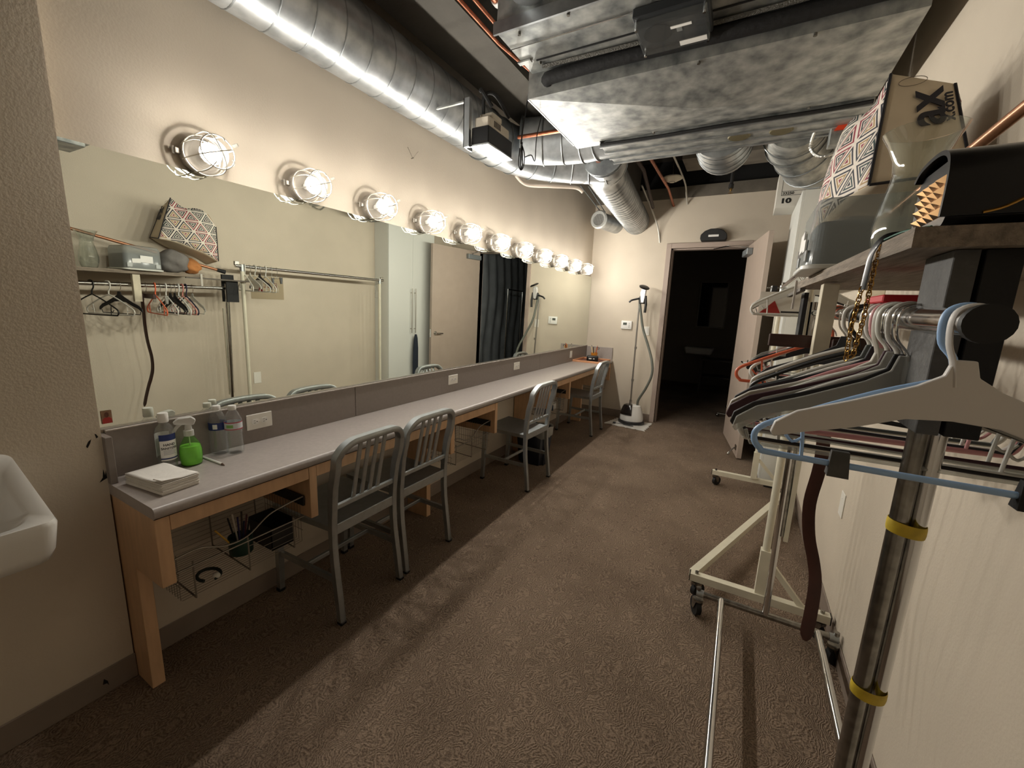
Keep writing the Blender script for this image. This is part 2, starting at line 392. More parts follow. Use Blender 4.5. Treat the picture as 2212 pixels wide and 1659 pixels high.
for k in range(4):
    a = PI*k/4*2/2 + PI/8
    if k % 2 == 0 or True:
        ca, sa = math.cos(a), math.sin(a)
        pr = [(0.066, 0.030), (0.070, 0.06), (0.071, 0.12), (0.062, 0.155), (0.042, 0.178), (0.0, 0.184)]
        full = [(h, r*ca, r*sa) for r, h in pr] + [(h, -r*ca, -r*sa) for r, h in pr[-2::-1]]
        if k in (0, 2): cg.tube(spline(full, 3), 0.0022, 6)
        else: cg.tube(spline(full[:5], 3), 0.0022, 6); cg.tube(spline(full[6:], 3), 0.0022, 6)
for r, h in ((0.0695, 0.058), (0.058, 0.160)): cg.tube(arc((0, 0, 0), r, 0, 2*PI*31/32, 31, 'YZ'), 0.0022, 6, closed=True) if False else cg.tube([(h, r*math.cos(2*PI*i/32), r*math.sin(2*PI*i/32)) for i in range(32)], 0.0024, 6, closed=True)
cg.build('wire_cage', WIRE, lamp)
cp = MB().box(0.008, 0.030, -0.082, -0.062, -0.010, 0.010, 0.002); cp.cyl((0.02, -0.085, -0.013), (0.02, -0.085, 0.013), 0.004, 8); cp.cyl((0.012, -0.094, 0.006), (0.012, -0.06, 0.006), 0.003, 8)
cp.build('clamp_screw', RING, lamp)
MB().cyl((0.165, 0.052, 0.035), (0.178, 0.062, 0.042), 0.006, 8).build('cage_lug', WIRE, lamp)
order = ['above the hand sanitizer, the one beside the projecting wall end', 'second along from the projecting wall end', 'third along from the projecting wall end', 'fourth along from the projecting wall end', 'fifth along from the projecting wall end', 'sixth along, in the middle of the row', 'fifth along from the room corner', 'fourth along from the room corner', 'third along from the room corner', 'second along from the room corner', 'the one in the room corner']
for i in range(11):
    L = lamp if i == 0 else copy_tree(lamp)
    L.location.y = 0.9 + 0.4282*i
    L['label'] = 'lit caged wall lamp ' + order[i]

# ------------------------------------------------------------------ counter
LAM = mat('counter_laminate', '#a39a94', 0.32, var=0.06, vscale=60.0, bump=0.015, bscale=300.0)
LAMD = mat('splash_laminate', '#857b74', 0.45, var=0.05, vscale=60.0)
MAPLE = mat('maple_veneer', '#c9a37e', 0.5, var=0.12, vscale=5.0, stretch=(6, 6, 1.0), detail=6.0)
CT = 0.79; CX = -1.53
ctr = thing('countertop', 'long taupe laminate counter with rounded edge', 'counter', (XL, YC, 0))
prof = [(0.001, CT-0.04), (0.40, CT-0.04)] + [(0.392+0.018*math.cos(a), CT-0.02+0.02*math.sin(a)) for a in [(-PI/2+PI*i/8) for i in range(9)]] + [(0.001, CT)]
MB().prism(prof, 0.0, YB-YC-0.001, 'Y').build('worktop', LAM, ctr, 50)
MB().box(0.001, 0.020, 0.022, 1.10, CT, 0.965, 0.0015).build('backsplash_panel', LAMD, ctr)
MB().box(0.001, 0.020, 1.103, 3.6, CT, 0.965, 0.0015).build('backsplash_panel', LAMD, ctr)
MB().box(0.001, 0.020, 3.603, YB-YC-0.001, CT, 0.965, 0.0015).build('backsplash_panel', LAMD, ctr)
MB().box(0.001, 0.085, 0.0, 0.020, CT, 0.960, 0.0015).build('side_splash', LAMD, ctr)
MB().box(0.022, 0.395, YB-YC-0.020, YB-YC-0.001, CT, 0.962, 0.0015).build('side_splash', LAM, ctr)
MB().box(0.001, 0.024, 0.022, YB-YC-0.001, 0.965, 0.971, 0.001).build('splash_cap', mat('cap_trim', '#b9b0a8', 0.25, 0.3), ctr)
# maple cubbies with wire baskets
def cubby(y0, w, first, apr, label):
    t = thing('basket_cubby', label, 'cubby', (XL, y0, 0), group='maple cubbies under the counter')
    z1 = CT-0.041
    # leg panel: wide above, narrow below
    MB().prism([(0.008, 0.0), (0.183, 0.0), (0.183, 0.50), (0.385, 0.50), (0.385, z1), (0.008, z1)], 0.0, 0.040, 'Y', 0.0015).build('leg_panel', MAPLE, t)
    MB().box(0.02, 0.385, w-0.035, w, 0.505, z1, 0.0015).build('side_panel', MAPLE, t)
    MB().box(0.365, 0.384, 0.041, apr, 0.69, z1, 0.0015).build('apron', MAPLE, t) if apr <= w else MB().box(0.3655, 0.3845, w+0.0005, apr, 0.69, z1, 0.0015).build('apron', MAPLE, t)
    if apr > w: MB().box(0.365, 0.384, 0.041, w-0.036, 0.69, z1, 0.0015).build('apron', MAPLE, t)
    return t
cubs = [(0.505, 0.572, 1.51, 'maple cubby under the counter beside the projecting wall end'), (2.035, 0.575, 0.539, 'maple cubby under the counter between the aluminium chairs'), (3.565, 0.575, 1.50, 'maple cubby under the counter behind the waste bin'), (5.09, 0.572, 0.536, 'maple cubby under the counter against the back wall')]
for a in cubs: cubby(a[0], a[1], None, a[2], a[3])
BWIRE = mat('basket_wire', '#8c8479', 0.35, 0.8)
BRUN = mat('runner_plastic', '#1b1a19', 0.5)
def basket(y0, wd, label):
    t = thing('wire_basket', label, 'basket', (XL+0.06, y0, 0.40), group='sliding wire baskets under the counter')
    D = 0.29; H = 0.17
    fr = MB()   # heavy frame rods
    def front_rail(x):
        return spline([(x, 0.0, H-0.005), (x, wd*0.16, H-0.002), (x, wd*0.33, H-0.035), (x, wd*0.5, H-0.035), (x, wd*0.68, H+0.015), (x, wd*0.85, H+0.03), (x, wd, H+0.035)], 5)
    fr.tube(front_rail(D), 0.0035, 6); fr.tube([(D+0.004, 0, 0.115), (D+0.004, wd, 0.115)], 0.003, 6)
    fr.tube([(0, 0, H), (0, wd, H)], 0.003, 6)
    for y in (0.05, wd*0.5, wd-0.05): fr.tube([(0, y, H), (0.005, y, 0.0), (D, y, -0.012), (D, y, H-0.04)], 0.0032, 6)
    fr.build('frame_rod', BWIRE, t)
    wr = MB()
    for i in range(19): wr.tube([(0.01+D*i/19, 0.01, -0.003), (0.01+D*i/19, wd-0.01, -0.003)], 0.0011, 5)
    for k in range(7):
        wr.tube([(0.003, 0.01, 0.02+k*0.02), (0.003, wd-0.01, 0.02+k*0.02)], 0.0011, 5)
    for z in (0.03, 0.06, 0.09): wr.tube([(D, wd*0.5, z), (D, wd-0.05, z)], 0.0013, 5)
    for s in (0.008, wd-0.008):
        for i in range(14): wr.tube([(0.01+D*i/14, s, -0.003), (0.01+D*i/14, s, H)], 0.0011, 5)
        for z in (0.05, 0.1): wr.tube([(0.01, s, z), (D, s, z)], 0.0011, 5)
    wr.build('wire_grid', BWIRE, t)
    MB().box(0, D, -0.008, 0.0, 0.13, H+0.005).build('runner', BRUN, t); MB().box(0, D, wd, wd+0.008, 0.16, H+0.035).build('runner', BRUN, t)
    return t
for (y0, w, _, lb), l2 in zip(cubs, ('wire basket holding a green pencil cup, under the counter end by the sink', 'bare wire basket in the cubby between the chairs', 'wire basket holding dark and white oddments behind the waste bin', 'wire basket in the cubby against the back wall')):
    basket(y0+0.052, w-0.10, l2)
# things in the near basket
CUPG = mat('green_cup', '#1f3a30', 0.5)
pc = thing('pencil_cup', 'dark green round cup of pencils in the wire basket', 'cup', (-1.72, 0.83, 0.402))
MB().lathe([(0.040, 0), (0.043, 0.004), (0.045, 0.075), (0.042, 0.075), (0.040, 0.006)], 20).build('cup', CUPG, pc)
pcols = ['#171a3a', '#3a2f2a', '#c79a3a', '#101018', '#d8cfc0', '#26204a', '#5a2a33', '#111111']
for i, c in enumerate(pcols):
    a = i*2.4; r = 0.022
    p0 = (r*math.cos(a)*0.5, r*math.sin(a)*0.5, 0.01); p1 = (1.7*r*math.cos(a), 1.7*r*math.sin(a), 0.15+0.012*(i % 3)); 
    if i == 2: p1 = (0.0, -0.09, 0.14)
    MB().tube([p0, p1], 0.0035, 6).build('pencil', mat('pencil_'+c[1:], c, 0.5), pc)
ht = MB().tube([(0.045*math.cos(a), 0.035*math.sin(a), 0.006) for a in [2*PI*i/20 for i in range(18)]], 0.006, 6).build('hair_band', mat('hair_band', '#1d231a', 0.8), loc=(-1.66, 0.68, 0.402))
tag(ht, 'dark coiled hair band lying in the wire basket', 'hair band')
wf = MB().sphere((0, 0, 0), 0.014, 6, (1.2, 0.9, 0.7)).build('powder_puff', mat('puff', '#cfc9bd', 0.9), loc=(-1.625, 0.69, 0.412)); tag(wf, 'small off-white powder puff beside the hair band in the basket', 'powder puff')
mbk = thing('mesh_tray', 'small black mesh tray in the end of the wire basket', 'tray', (-1.78, 0.90, 0.402))
tr = MB().box(0, 0.16, 0, 0.10, 0, 0.004); tr.box(0, 0.003, 0, 0.1, 0, 0.11); tr.box(0.157, 0.16, 0, 0.1, 0, 0.09); tr.box(0, 0.16, 0, 0.003, 0, 0.1); tr.box(0, 0.16, 0.097, 0.1, 0, 0.11)
tr.build('tray_body', BRUN, mbk)
# oddments in the third basket
for i, (c, dy) in enumerate((('#1c2236', 0.06), ('#cfcdc6', 0.16), ('#20303f', 0.25), ('#b8b6b0', 0.33))):
    od = MB().box(-0.05, 0.05, -0.035, 0.035, 0, 0.06+0.02*(i % 2), 0.008, 2).build('toiletry_pouch', mat('pouch_'+c[1:], c, 0.6), loc=(-1.70, 3.64+dy, 0.402))
    od.rotation_euler.z = 0.4*i
    tag(od, ('navy', 'white', 'slate blue', 'pale grey')[i] + ' pouch in the wire basket behind the waste bin', 'pouch', 'pouches in the wire basket')
# ================================================================== chairs
def make_chair():
    t = thing('side_chair', 'x', 'chair', group='aluminium chairs at the counter')
    # local: +y towards the counter, origin on the floor under the seat
    hw = 0.182
    def stile(s):
        return [(s*hw*1.02, -0.235, 0.0), (s*hw*1.01, -0.222, 0.12), (s*hw, -0.200, 0.30), (s*hw, -0.195, 0.44), (s*hw*1.0, -0.200, 0.54), (s*hw*1.02, -0.215, 0.66), (s*hw*1.03, -0.238, 0.745)]
    cr_ = []
    R = 0.085; zt = 0.862
    for i in range(1, 8):
        a = PI - (PI/2)*i/8
        cr_.append((a, i))
    def top(s):
        out = []
        for i in range(0, 9):
            a = (PI/2)*i/8
            x = s*(hw*1.03 - R + R*math.cos(a)); z = zt - R + R*math.sin(a)
            out.append((x, -0.238 - 0.030*math.sin(a), z))
        return out
    path = stile(-1) + top(-1)[1:] + [(-0.05, -0.274, zt+0.003), (0.05, -0.274, zt+0.003)] + top(1)[::-1][:-1] + stile(1)[::-1]
    n = len(path)
    rad = []
    for p in path:
        z = p[2]
        rad.append((0.0125, 0.017 + 0.006*min(1, max(0, (z-0.5)/0.3))) if z > 0.35 else (0.0125, 0.0145))
    sm = spline(path, 2)
    rr = []
    for p in sm:
        z = p[2]; k = min(1, max(0, (z-0.40)/0.3))
        rr.append((0.0142, 0.0155 + 0.006*k))
    fb = MB(); fb.tube(sm, rr, 10, flat=None)
    # make the section flat in the chair's side plane by sweeping again with a fixed axis
    fb = MB()
    for seg, fl_ in ((sm, (1, 0, 0)),):
        N = len(seg); rings = []
        for i in range(N):
            tt = (Vector(seg[min(i+1, N-1)]) - Vector(seg[max(i-1, 0)])).normalized()
            y = Vector((0, 1, 0)); y = (y - tt*y.dot(tt)).normalized(); x = tt.cross(y)
            ra = rr[i][1]; rb = rr[i][0]
            rings.append([fb.bm.verts.new(Vector(seg[i]) + y*ra*cx + x*rb*cz) for cx, cz in ((-1, -0.6), (-0.8, -1), (0.8, -1), (1, -0.6), (1, 0.6), (0.8, 1), (-0.8, 1), (-1, 0.6))])
        for A, B in zip(rings, rings[1:]):
            for k in range(8): fb.bm.faces.new((A[k], A[(k+1) % 8], B[(k+1) % 8], B[k]))
        fb.bm.faces.new(rings[0][::-1]); fb.bm.faces.new(rings[-1])
    fb.build('back_frame', ALU, t, 50)
    # cross rails
    MB().box(-hw+0.008, hw-0.008, -0.212, -0.196, 0.545, 0.570, 0.004).build('lower_back_rail', ALU, t)
    MB().box(-hw+0.008, hw-0.008, -0.207, -0.190, 0.425, 0.475, 0.003).build('rear_apron', ALU, t)
    for k in range(4):
        x = -0.072 + 0.048*k
        MB().prism([(-0.206, 0.565), (-0.1975, 0.565), (-0.2595, 0.85), (-0.268, 0.85)], x-0.0125, x+0.0125, 'X', 0.003).build('slat', ALU, t)
    # seat: slightly dished plate with a turned-down edge
    g = bmesh.new(); NX = 14
    def sz(u, v):
        d = 0.014*(1-(2*u-1)**2)*(1-(2*v-1.1)**2) if 0 < u < 1 else 0
        return 0.465 - max(0, d) + 0.008*v*v
    vs = [[g.verts.new(((2*i/NX-1)*(0.185+0.018*(j/NX)), -0.19+0.40*j/NX, sz(i/NX, j/NX))) for j in range(NX+1)] for i in range(NX+1)]
    for i in range(NX):
        for j in range(NX): g.faces.new((vs[i][j], vs[i+1][j], vs[i+1][j+1], vs[i][j+1]))
    ed = [e for e in g.edges if e.is_boundary]
    ex = bmesh.ops.extrude_edge_only(g, edges=ed)
    for v in [q for q in ex['geom'] if isinstance(q, bmesh.types.BMVert)]: v.co.z = 0.437; v.co.x *= 0.985; v.co.y = v.co.y*0.985
    mb = MB(); mb.merge(g); so = mb.build('seat', ALU, t, 40)
    for s in (-1, 1):
        fx = s*0.192
        MB().hexa([(fx-0.013, 0.195, 0), (fx+0.013, 0.195, 0), (fx+0.013, 0.221, 0), (fx-0.013, 0.221, 0), (fx-0.016, 0.172, 0.45), (fx+0.014, 0.172, 0.45), (fx+0.014, 0.204, 0.45), (fx-0.016, 0.204, 0.45)]).build('front_leg', ALU, t, 0)
        MB().hexa([(s*0.186-0.008, -0.205, 0.20), (s*0.186+0.008, -0.205, 0.20), (s*0.19+0.008, 0.195, 0.20), (s*0.19-0.008, 0.195, 0.20), (s*0.186-0.008, -0.205, 0.226), (s*0.186+0.008, -0.205, 0.226), (s*0.19+0.008, 0.195, 0.226), (s*0.19-0.008, 0.195, 0.226)]).build('side_stretcher', ALU, t, 0)
        MB().box(fx-0.016, fx+0.016, 0.192, 0.224, 0.0, 0.018, 0.003).build('foot_glide', BLACKP, t)
        MB().box(s*hw*1.02-0.015, s*hw*1.02+0.015, -0.252, -0.219, 0.0, 0.016, 0.003).build('foot_glide', BLACKP, t)
    MB().box(-0.182, 0.182, -0.008, 0.008, 0.203, 0.224, 0.002).build('cross_stretcher', ALU, t)
    return t
ch = make_chair()
spots = [(-1.675, 1.268, PI/2+0.01, 'brushed aluminium slat-back chair pulled up beside the first cubby'), (-1.685, 1.700, PI/2-0.01, 'brushed aluminium slat-back chair pushed against its neighbour at the counter'), (-1.585, 2.985, PI/2-0.05, 'brushed aluminium slat-back chair standing in front of the waste bin'), (-1.64, 4.72, PI/2-0.02, 'brushed aluminium slat-back chair at the counter end by the pencil tray')]
for i, (x, y, a, lb) in enumerate(spots):
    c = ch if i == 0 else copy_tree(ch)
    c.location = (x, y, 0); c.rotation_euler.z = a; c['label'] = lb

# ------------------------------------------------------------------ waste bin
wbn = thing('waste_bin', 'dark blue waste bin with a clear liner under the counter', 'waste bin', (-1.62, 3.42, 0))
def frus(mb, w0, d0, w1, d1, z0, z1, th=0.0):
    mb.hexa([(-w0, -d0, z0), (w0, -d0, z0), (w0, d0, z0), (-w0, d0, z0), (-w1, -d1, z1), (w1, -d1, z1), (w1, d1, z1), (-w1, d1, z1)])
b = bmesh.new(); bmesh.ops.create_cube(b, size=1)
for v in b.verts:
    k = 1 if v.co.z > 0 else 0
    v.co = Vector((v.co.x*(0.26+0.06*k), v.co.y*(0.17+0.05*k), 0.36 if k else 0))
bmesh.ops.delete(b, geom=[f for f in b.faces if f.normal.z > 0.9], context='FACES_ONLY')
bmesh.ops.bevel(b, geom=[e for e in b.edges if abs(e.verts[0].co.z-e.verts[1].co.z) > 0.1], offset=0.035, segments=3, affect='EDGES')
mb = MB(); mb.merge(b); wo = mb.build('bin_body', mat('navy_bin', '#101521', 0.45), wbn, 50); wo.modifiers.new('thick', 'SOLIDIFY').thickness = 0.004
g = bmesh.new(); N = 48; rows = [(0.995, 0.30), (1.03, 0.362), (1.07, 0.372), (1.055, 0.34), (1.045, 0.285)]
V = []
for k, (s, z) in enumerate(rows):
    row = []
    for i in range(N):
        a = 2*PI*i/N; ca, sa = math.cos(a), math.sin(a); q = (abs(ca)**6+abs(sa)**6)**(-1/6)
        j = 0.004*math.sin(7*a)+0.003*math.sin(13*a+k)
        row.append(g.verts.new((0.158*q*ca*s+j*ca, 0.108*q*sa*s+j*sa, z+0.008*math.sin(5*a+k)+(0.012*math.sin(9*a) if k == 4 else 0))))
    V.append(row)
for A, B in zip(V, V[1:]):
    for i in range(N): g.faces.new((A[i], A[(i+1) % N], B[(i+1) % N], B[i]))
mb = MB(); mb.merge(g); mb.build('bin_liner', glassy('liner_film', '#f2f2ee', rough=0.2, ior=1.3, haze=0.35, hazecol='#d8d6cf'), wbn, 60)

# ------------------------------------------------------------------ items on the counter
def on(x, y, z=0.0): return (x, y, CT+z)
CLEAR = glassy('clear_pet', '#fcfdfd', rough=0.02, ior=1.75, haze=0.05)
WATER = glassy('water', '#fafcfc', rough=0.0, ior=1.33)
# hand sanitizer
hs = thing('sanitizer_bottle', 'clear hand sanitizer bottle with white cap on the counter', 'bottle', on(-1.870, 0.672), 0.75)
MB().lathe([(0.026, 0), (0.030, 0.003), (0.030, 0.150), (0.027, 0.165), (0.016, 0.178), (0.013, 0.184), (0.013, 0.190)], 28).build('bottle_body', CLEAR, hs, 45)
MB().lathe([(0.0275, 0.003), (0.0285, 0.006), (0.0285, 0.120)], 24).build('gel', glassy('gel', '#eef0ec', rough=0.05, ior=1.3, haze=0.06, hazecol='#b9bbb4'), hs, 45)
MB().lathe([(0.0155, 0.186), (0.0165, 0.188), (0.0165, 0.218), (0.0150, 0.221)], 24).build('cap', WHITEP, hs, 40)
def wrap(r, z0, z1, a0, a1, m, parent, name='label', n=16):
    g = bmesh.new(); A = []
    for i in range(n+1):
        a = a0+(a1-a0)*i/n; A.append((g.verts.new((r*math.cos(a), r*math.sin(a), z0)), g.verts.new((r*math.cos(a), r*math.sin(a), z1))))
    for p, q in zip(A, A[1:]): g.faces.new((p[0], q[0], q[1], p[1]))
    mb = MB(); mb.merge(g); return mb.build(name, m, parent, 60, recalc=False)
LBLW = mat('label_white', '#e9e7e2', 0.5); LBLN = mat('label_navy', '#1d2f6b', 0.5)
wrap(0.0304, 0.040, 0.142, -1.75, 0.30, LBLW, hs); wrap(0.0308, 0.118, 0.142, -1.75, 0.30, LBLN, hs, 'label_band'); wrap(0.0308, 0.046, 0.051, -1.75, 0.30, LBLN, hs, 'label_band')
wrap(0.0304, 0.050, 0.142, 1.6, 3.6, LBLW, hs, 'back_label')
BLK = mat('print_black', '#141414', 0.6)
def wrap_text(s, size, z, r, ac, m, parent, spread=1.0):
    cu = bpy.data.curves.new('lettering', 'FONT'); cu.body = s; cu.size = size; cu.align_x = 'CENTER'; cu.align_y = 'CENTER'; cu.offset = size*0.02
    tmp = bpy.data.objects.new('tmp', cu); me = bpy.data.meshes.new_from_object(tmp); bpy.data.objects.remove(tmp)
    for v in me.vertices:
        a = ac + v.co.x*spread/r; v.co = Vector((r*math.cos(a), r*math.sin(a), z+v.co.y))
    me.materials.clear(); me.materials.append(m); o = bpy.data.objects.new('lettering', me); COL.objects.link(o); o.parent = parent; return o
wrap_text('HAND', 0.013, 0.102, 0.0312, -0.75, BLK, hs); wrap_text('SANITIZER', 0.0115, 0.088, 0.0312, -0.75, BLK, hs)
for k in range(4): wrap(0.0308, 0.064+0.005*k, 0.0655+0.005*k, -1.4, -0.1-0.1*(k % 2), mat('print_grey', '#8b8f99', 0.6), hs, 'print_line')
# green spray bottle
sp = thing('spray_bottle', 'green liquid in a squat spray bottle with clear trigger', 'bottle', on(-1.852, 0.742), -1.9)
MB().lathe([(0.030, 0), (0.034, 0.004), (0.037, 0.03), (0.037, 0.06), (0.031, 0.085), (0.019, 0.108), (0.014, 0.118), (0.013, 0.13)], 28).build('bottle_body', glassy('green_pet', '#dff2d2', rough=0.05, ior=1.4, haze=0.12, hazecol='#7cc35a'), sp, 50)
MB().lathe([(0.0305, 0.003), (0.0335, 0.006), (0.0362, 0.03), (0.0362, 0.06), (0.0325, 0.078)], 24).build('liquid', mat('green_liquid', '#a3e666', 0.3, var=0.08, vscale=30), sp, 50)
CLT = glassy('trigger_plastic', '#f4f4f2', rough=0.15, ior=1.4, haze=0.62, hazecol='#e6e4df')
sp2 = MB().lathe([(0.0165, 0.118), (0.0165, 0.140), (0.012, 0.142), (0.010, 0.165)], 20)
sp2.prism([(-0.018, 0.160), (0.040, 0.168), (0.046, 0.176), (0.030, 0.192), (-0.012, 0.194), (-0.026, 0.180)], -0.010, 0.010, 'Y', 0.003)
sp2.tube(spline([(0.022, 0, 0.168), (0.036, 0, 0.155), (0.048, 0, 0.135)], 4), [0.006]*8+[0.004], 8)
sp2.build('spray_head', CLT, sp, 40)
MB().cyl((0, 0, 0.01), (0, 0, 0.13), 0.002, 6).build('dip_tube', WHITEP, sp)
# water bottles
def water_bottle(loc, lab_m, label, bands, rz):
    t = thing('water_bottle', label, 'bottle', loc, rz, 'water bottles on the counter')
    pr = [(0.022, 0.0), (0.031, 0.004), (0.0325, 0.012)]
    z = 0.015
    for k in range(7): pr += [(0.0325, z+0.001), (0.0302, z+0.006), (0.0325, z+0.011)]; z += 0.0125
    pr += [(0.0325, 0.108), (0.0325, 0.140), (0.0300, 0.158), (0.021, 0.178), (0.0135, 0.188), (0.0125, 0.193)]
    MB().lathe(pr, 24).build('bottle_body', CLEAR, t, 60)
    MB().lathe([(0.021, 0.003), (0.0305, 0.006), (0.0295, 0.10), (0.031, 0.140), (0.0288, 0.156)], 24).build('water', WATER, t, 50)
    MB().lathe([(0.0145, 0.190), (0.0152, 0.192), (0.0152, 0.207), (0.0140, 0.209)], 20).build('cap', WHITEP, t, 40)
    wrap(0.0329, 0.108, 0.140, 0, 2*PI, lab_m, t, 'label', 28)
    for z0, z1, m in bands: wrap(0.0332, z0, z1, 0, 2*PI, m, t, 'label_band', 28)
    return t
LRED = mat('label_red', '#b23a4a', 0.5); LSIL = mat('label_silver', '#cfd3d6', 0.4); LGRN = mat('label_green', '#7fae5a', 0.5)
w1 = water_bottle(on(-1.895, 0.865), LBLN, 'water bottle with a navy label on the counter', [], 0)
wrap(0.0334, 0.114, 0.134, -1.0, -0.5, LBLW, w1, 'label_panel', 6)
w2 = water_bottle(on(-1.852, 0.905), LSIL, 'water bottle with red banded silver label on the counter', [(0.108, 0.112, LRED), (0.137, 0.141, LRED)], 0)
wrap(0.0334, 0.117, 0.130, -1.3, -0.5, LGRN, w2, 'label_panel', 6)
# napkin stack
NAP = mat('paper_napkin', '#e2ddd5', 0.85, var=0.03, vscale=30, bump=0.08, bscale=90)
nk = thing('napkin_stack', 'stack of folded white paper napkins on the counter corner', 'napkins', on(-1.725, 0.6, 0), 0.12)
for k in range(12):
    j = [random.uniform(-0.0025, 0.0025) for _ in range(4)]
    MB().box(-0.105+j[0], 0.105+j[1], -0.058+j[2], 0.058+j[3], 0.0033*k+0.0002, 0.0033*(k+1), 0.0012).build('napkin', NAP, nk)
g = bmesh.new(); N = 12
vs = [[g.verts.new((-0.104+0.208*i/N, -0.057+0.114*j/N, 0.0402+0.010*max(0, (i/N-0.55))*(1-j/N)+0.003*math.sin(i*0.7)*(j/N))) for j in range(N+1)] for i in range(N+1)]
for i in range(N):
    for j in range(N): g.faces.new((vs[i][j], vs[i+1][j], vs[i+1][j+1], vs[i][j+1]))
mb = MB(); mb.merge(g); tn = mb.build('top_napkin', NAP, nk, 60); tn.modifiers.new('t', 'SOLIDIFY').thickness = 0.001
MB().hexa([(0.055, -0.056, 0.047), (0.104, -0.056, 0.050), (0.104, -0.002, 0.0452), (0.103, -0.001, 0.0452), (0.056, -0.055, 0.0505), (0.104, -0.055, 0.0535), (0.104, -0.001, 0.0462), (0.103, 0.0, 0.0462)]).build('turned_corner', NAP, nk, 0)
# pencil
pn = thing('eyeliner_pencil', 'white eyeliner pencil with a dark tip lying on the counter', 'pencil', on(-1.905, 0.795, 0.0045), 0.03)
MB().cyl((0.012, 0, 0), (0.158, 0, 0), 0.0044, 10).build('barrel', WHITEP, pn); MB().cyl((-0.012, 0, 0), (0.012, 0, 0), 0.0056, 10).build('cap', BLACKP, pn); MB().cyl((0.158, 0, 0), (0.176, 0, -0.002), 0.0044, 10, 0.001).build('tip', mat('pencil_tip', '#5b4334', 0.6), pn)
# sticker on the mirror: plain stand-in card
st = thing('picture_card', 'small red and brown picture card stuck to the mirror corner', 'card', (XL+0.0115, 0.520, 0.992))
MB().box(0, 0.0008, 0, 0.028, 0, 0.046).build('card', mat('card_tan', '#8a6a50', 0.6, var=0.3, vscale=60), st, 0)
MB().prism([(0.001, 0.001), (0.027, 0.001), (0.026, 0.017), (0.020, 0.022), (0.008, 0.022), (0.002, 0.016)], 0.0008, 0.0012, 'X').build('printed_patch', mat('card_red', '#a02a22', 0.6), st, 0)
MB().prism([(0.014+0.006*math.cos(a), 0.031+0.010*math.sin(a)) for a in [2*PI*i/14 for i in range(14)]], 0.0008, 0.0013, 'X').build('printed_patch', mat('card_brown', '#5a3322', 0.6), st, 0)
# outlets and plates
PLATE = mat('wall_plate', '#e4e0d6', 0.35)
SLOT = mat('slot_dark', '#2a2724', 0.6)
def outlet(y, z, label):
    t = thing('power_outlet', label, 'outlet', (XL+0.0205, y, z), group='outlets in the backsplash')
    MB().box(0, 0.005, -0.058, 0.058, -0.036, 0.036, 0.002).build('cover_plate', PLATE, t)
    for s in (-1, 1):
        r = MB().prism([(s*0.021+0.0155*math.cos(a), max(-0.0125, min(0.0125, 0.0165*math.sin(a)))) for a in [2*PI*i/20 for i in range(20)]], 0.005, 0.0068, 'X').build('receptacle', WHITEP, t, 0)
        sl = MB(); sl.box(0.0069, 0.0073, s*0.021-0.007, s*0.021+0.001, 0.0045, 0.0062); sl.box(0.0069, 0.0073, s*0.021-0.007, s*0.021+0.001, -0.0062, -0.0045); sl.cyl((0.0069, s*0.021+0.008, 0), (0.0073, s*0.021+0.008, 0), 0.0024, 8)
        sl.build('slots', SLOT, r, 0)
    MB().cyl((0.005, 0, 0), (0.0066, 0, 0), 0.003, 8).build('screw', WHITEP, t)
outlet(1.05, 0.888, 'white double outlet in the backsplash just past the water bottles')
outlet(2.527, 0.888, 'white double outlet in the backsplash over the middle cubby')
outlet(3.56, 0.888, 'white double outlet in the backsplash over the waste bin')
t = thing('wall_switch', 'white single plate in the backsplash by the wooden tray', 'switch', (XL+0.0205, 5.04, 0.888))
MB().box(0, 0.005, -0.036, 0.036, -0.045, 0.045, 0.002).build('cover_plate', PLATE, t); MB().box(0.005, 0.007, -0.016, 0.016, -0.028, 0.028, 0.001).build('rocker', WHITEP, t)
t = thing('wall_plate', 'blank white plate low on the right wall', 'wall plate', (XR, 2.42, 0.575)); MB().box(-0.005, 0, -0.037, 0.037, -0.06, 0.06, 0.002).build('cover_plate', PLATE, t); MB().cyl((-0.0062, 0, 0.03), (-0.005, 0, 0.03), 0.003, 8).build('screw', WHITEP, t)
# tray with case and cup at the far end
tr = thing('wooden_tray', 'shallow pale wooden tray at the far counter end', 'tray', on(-1.735, 5.33), 0.0)
MB().box(-0.175, 0.19, -0.21, 0.21, 0, 0.006).build('tray_base', mat('tray_floor', '#6b3f30', 0.5), tr)
rm = MB(); rm.box(-0.185, -0.170, -0.22, 0.22, 0, 0.024, 0.002); rm.box(0.185, 0.20, -0.22, 0.22, 0, 0.024, 0.002); rm.box(-0.170, 0.185, -0.22, -0.205, 0, 0.024, 0.002); rm.box(-0.170, 0.185, 0.205, 0.22, 0, 0.024, 0.002)
rm.build('tray_rim', mat('tray_wood', '#d79a70', 0.5, var=0.1, vscale=12), tr)
cs = thing('makeup_case', 'black rounded case with white marks on the wooden tray', 'case', on(-1.70, 5.27, 0.007), 0.25)
b = MB().box(-0.075, 0.075, -0.045, 0.045, 0, 0.075, 0.016, 3).build('case_body', BLACKP, cs)
MB().box(-0.045, -0.01, -0.0465, -0.045, 0.03, 0.045).build('label_mark', LBLW, cs); MB().box(0.01, 0.03, -0.0465, -0.045, 0.032, 0.042).build('label_mark', LBLW, cs)
oc = thing('pencil_cup', 'orange cup full of pencils on the wooden tray', 'cup', on(-1.735, 5.44, 0.007))
MB().lathe([(0.036, 0), (0.038, 0.003), (0.045, 0.10), (0.042, 0.10), (0.036, 0.006)], 20).build('cup', mat('orange_plastic', '#d98a2c', 0.45), oc, 45)
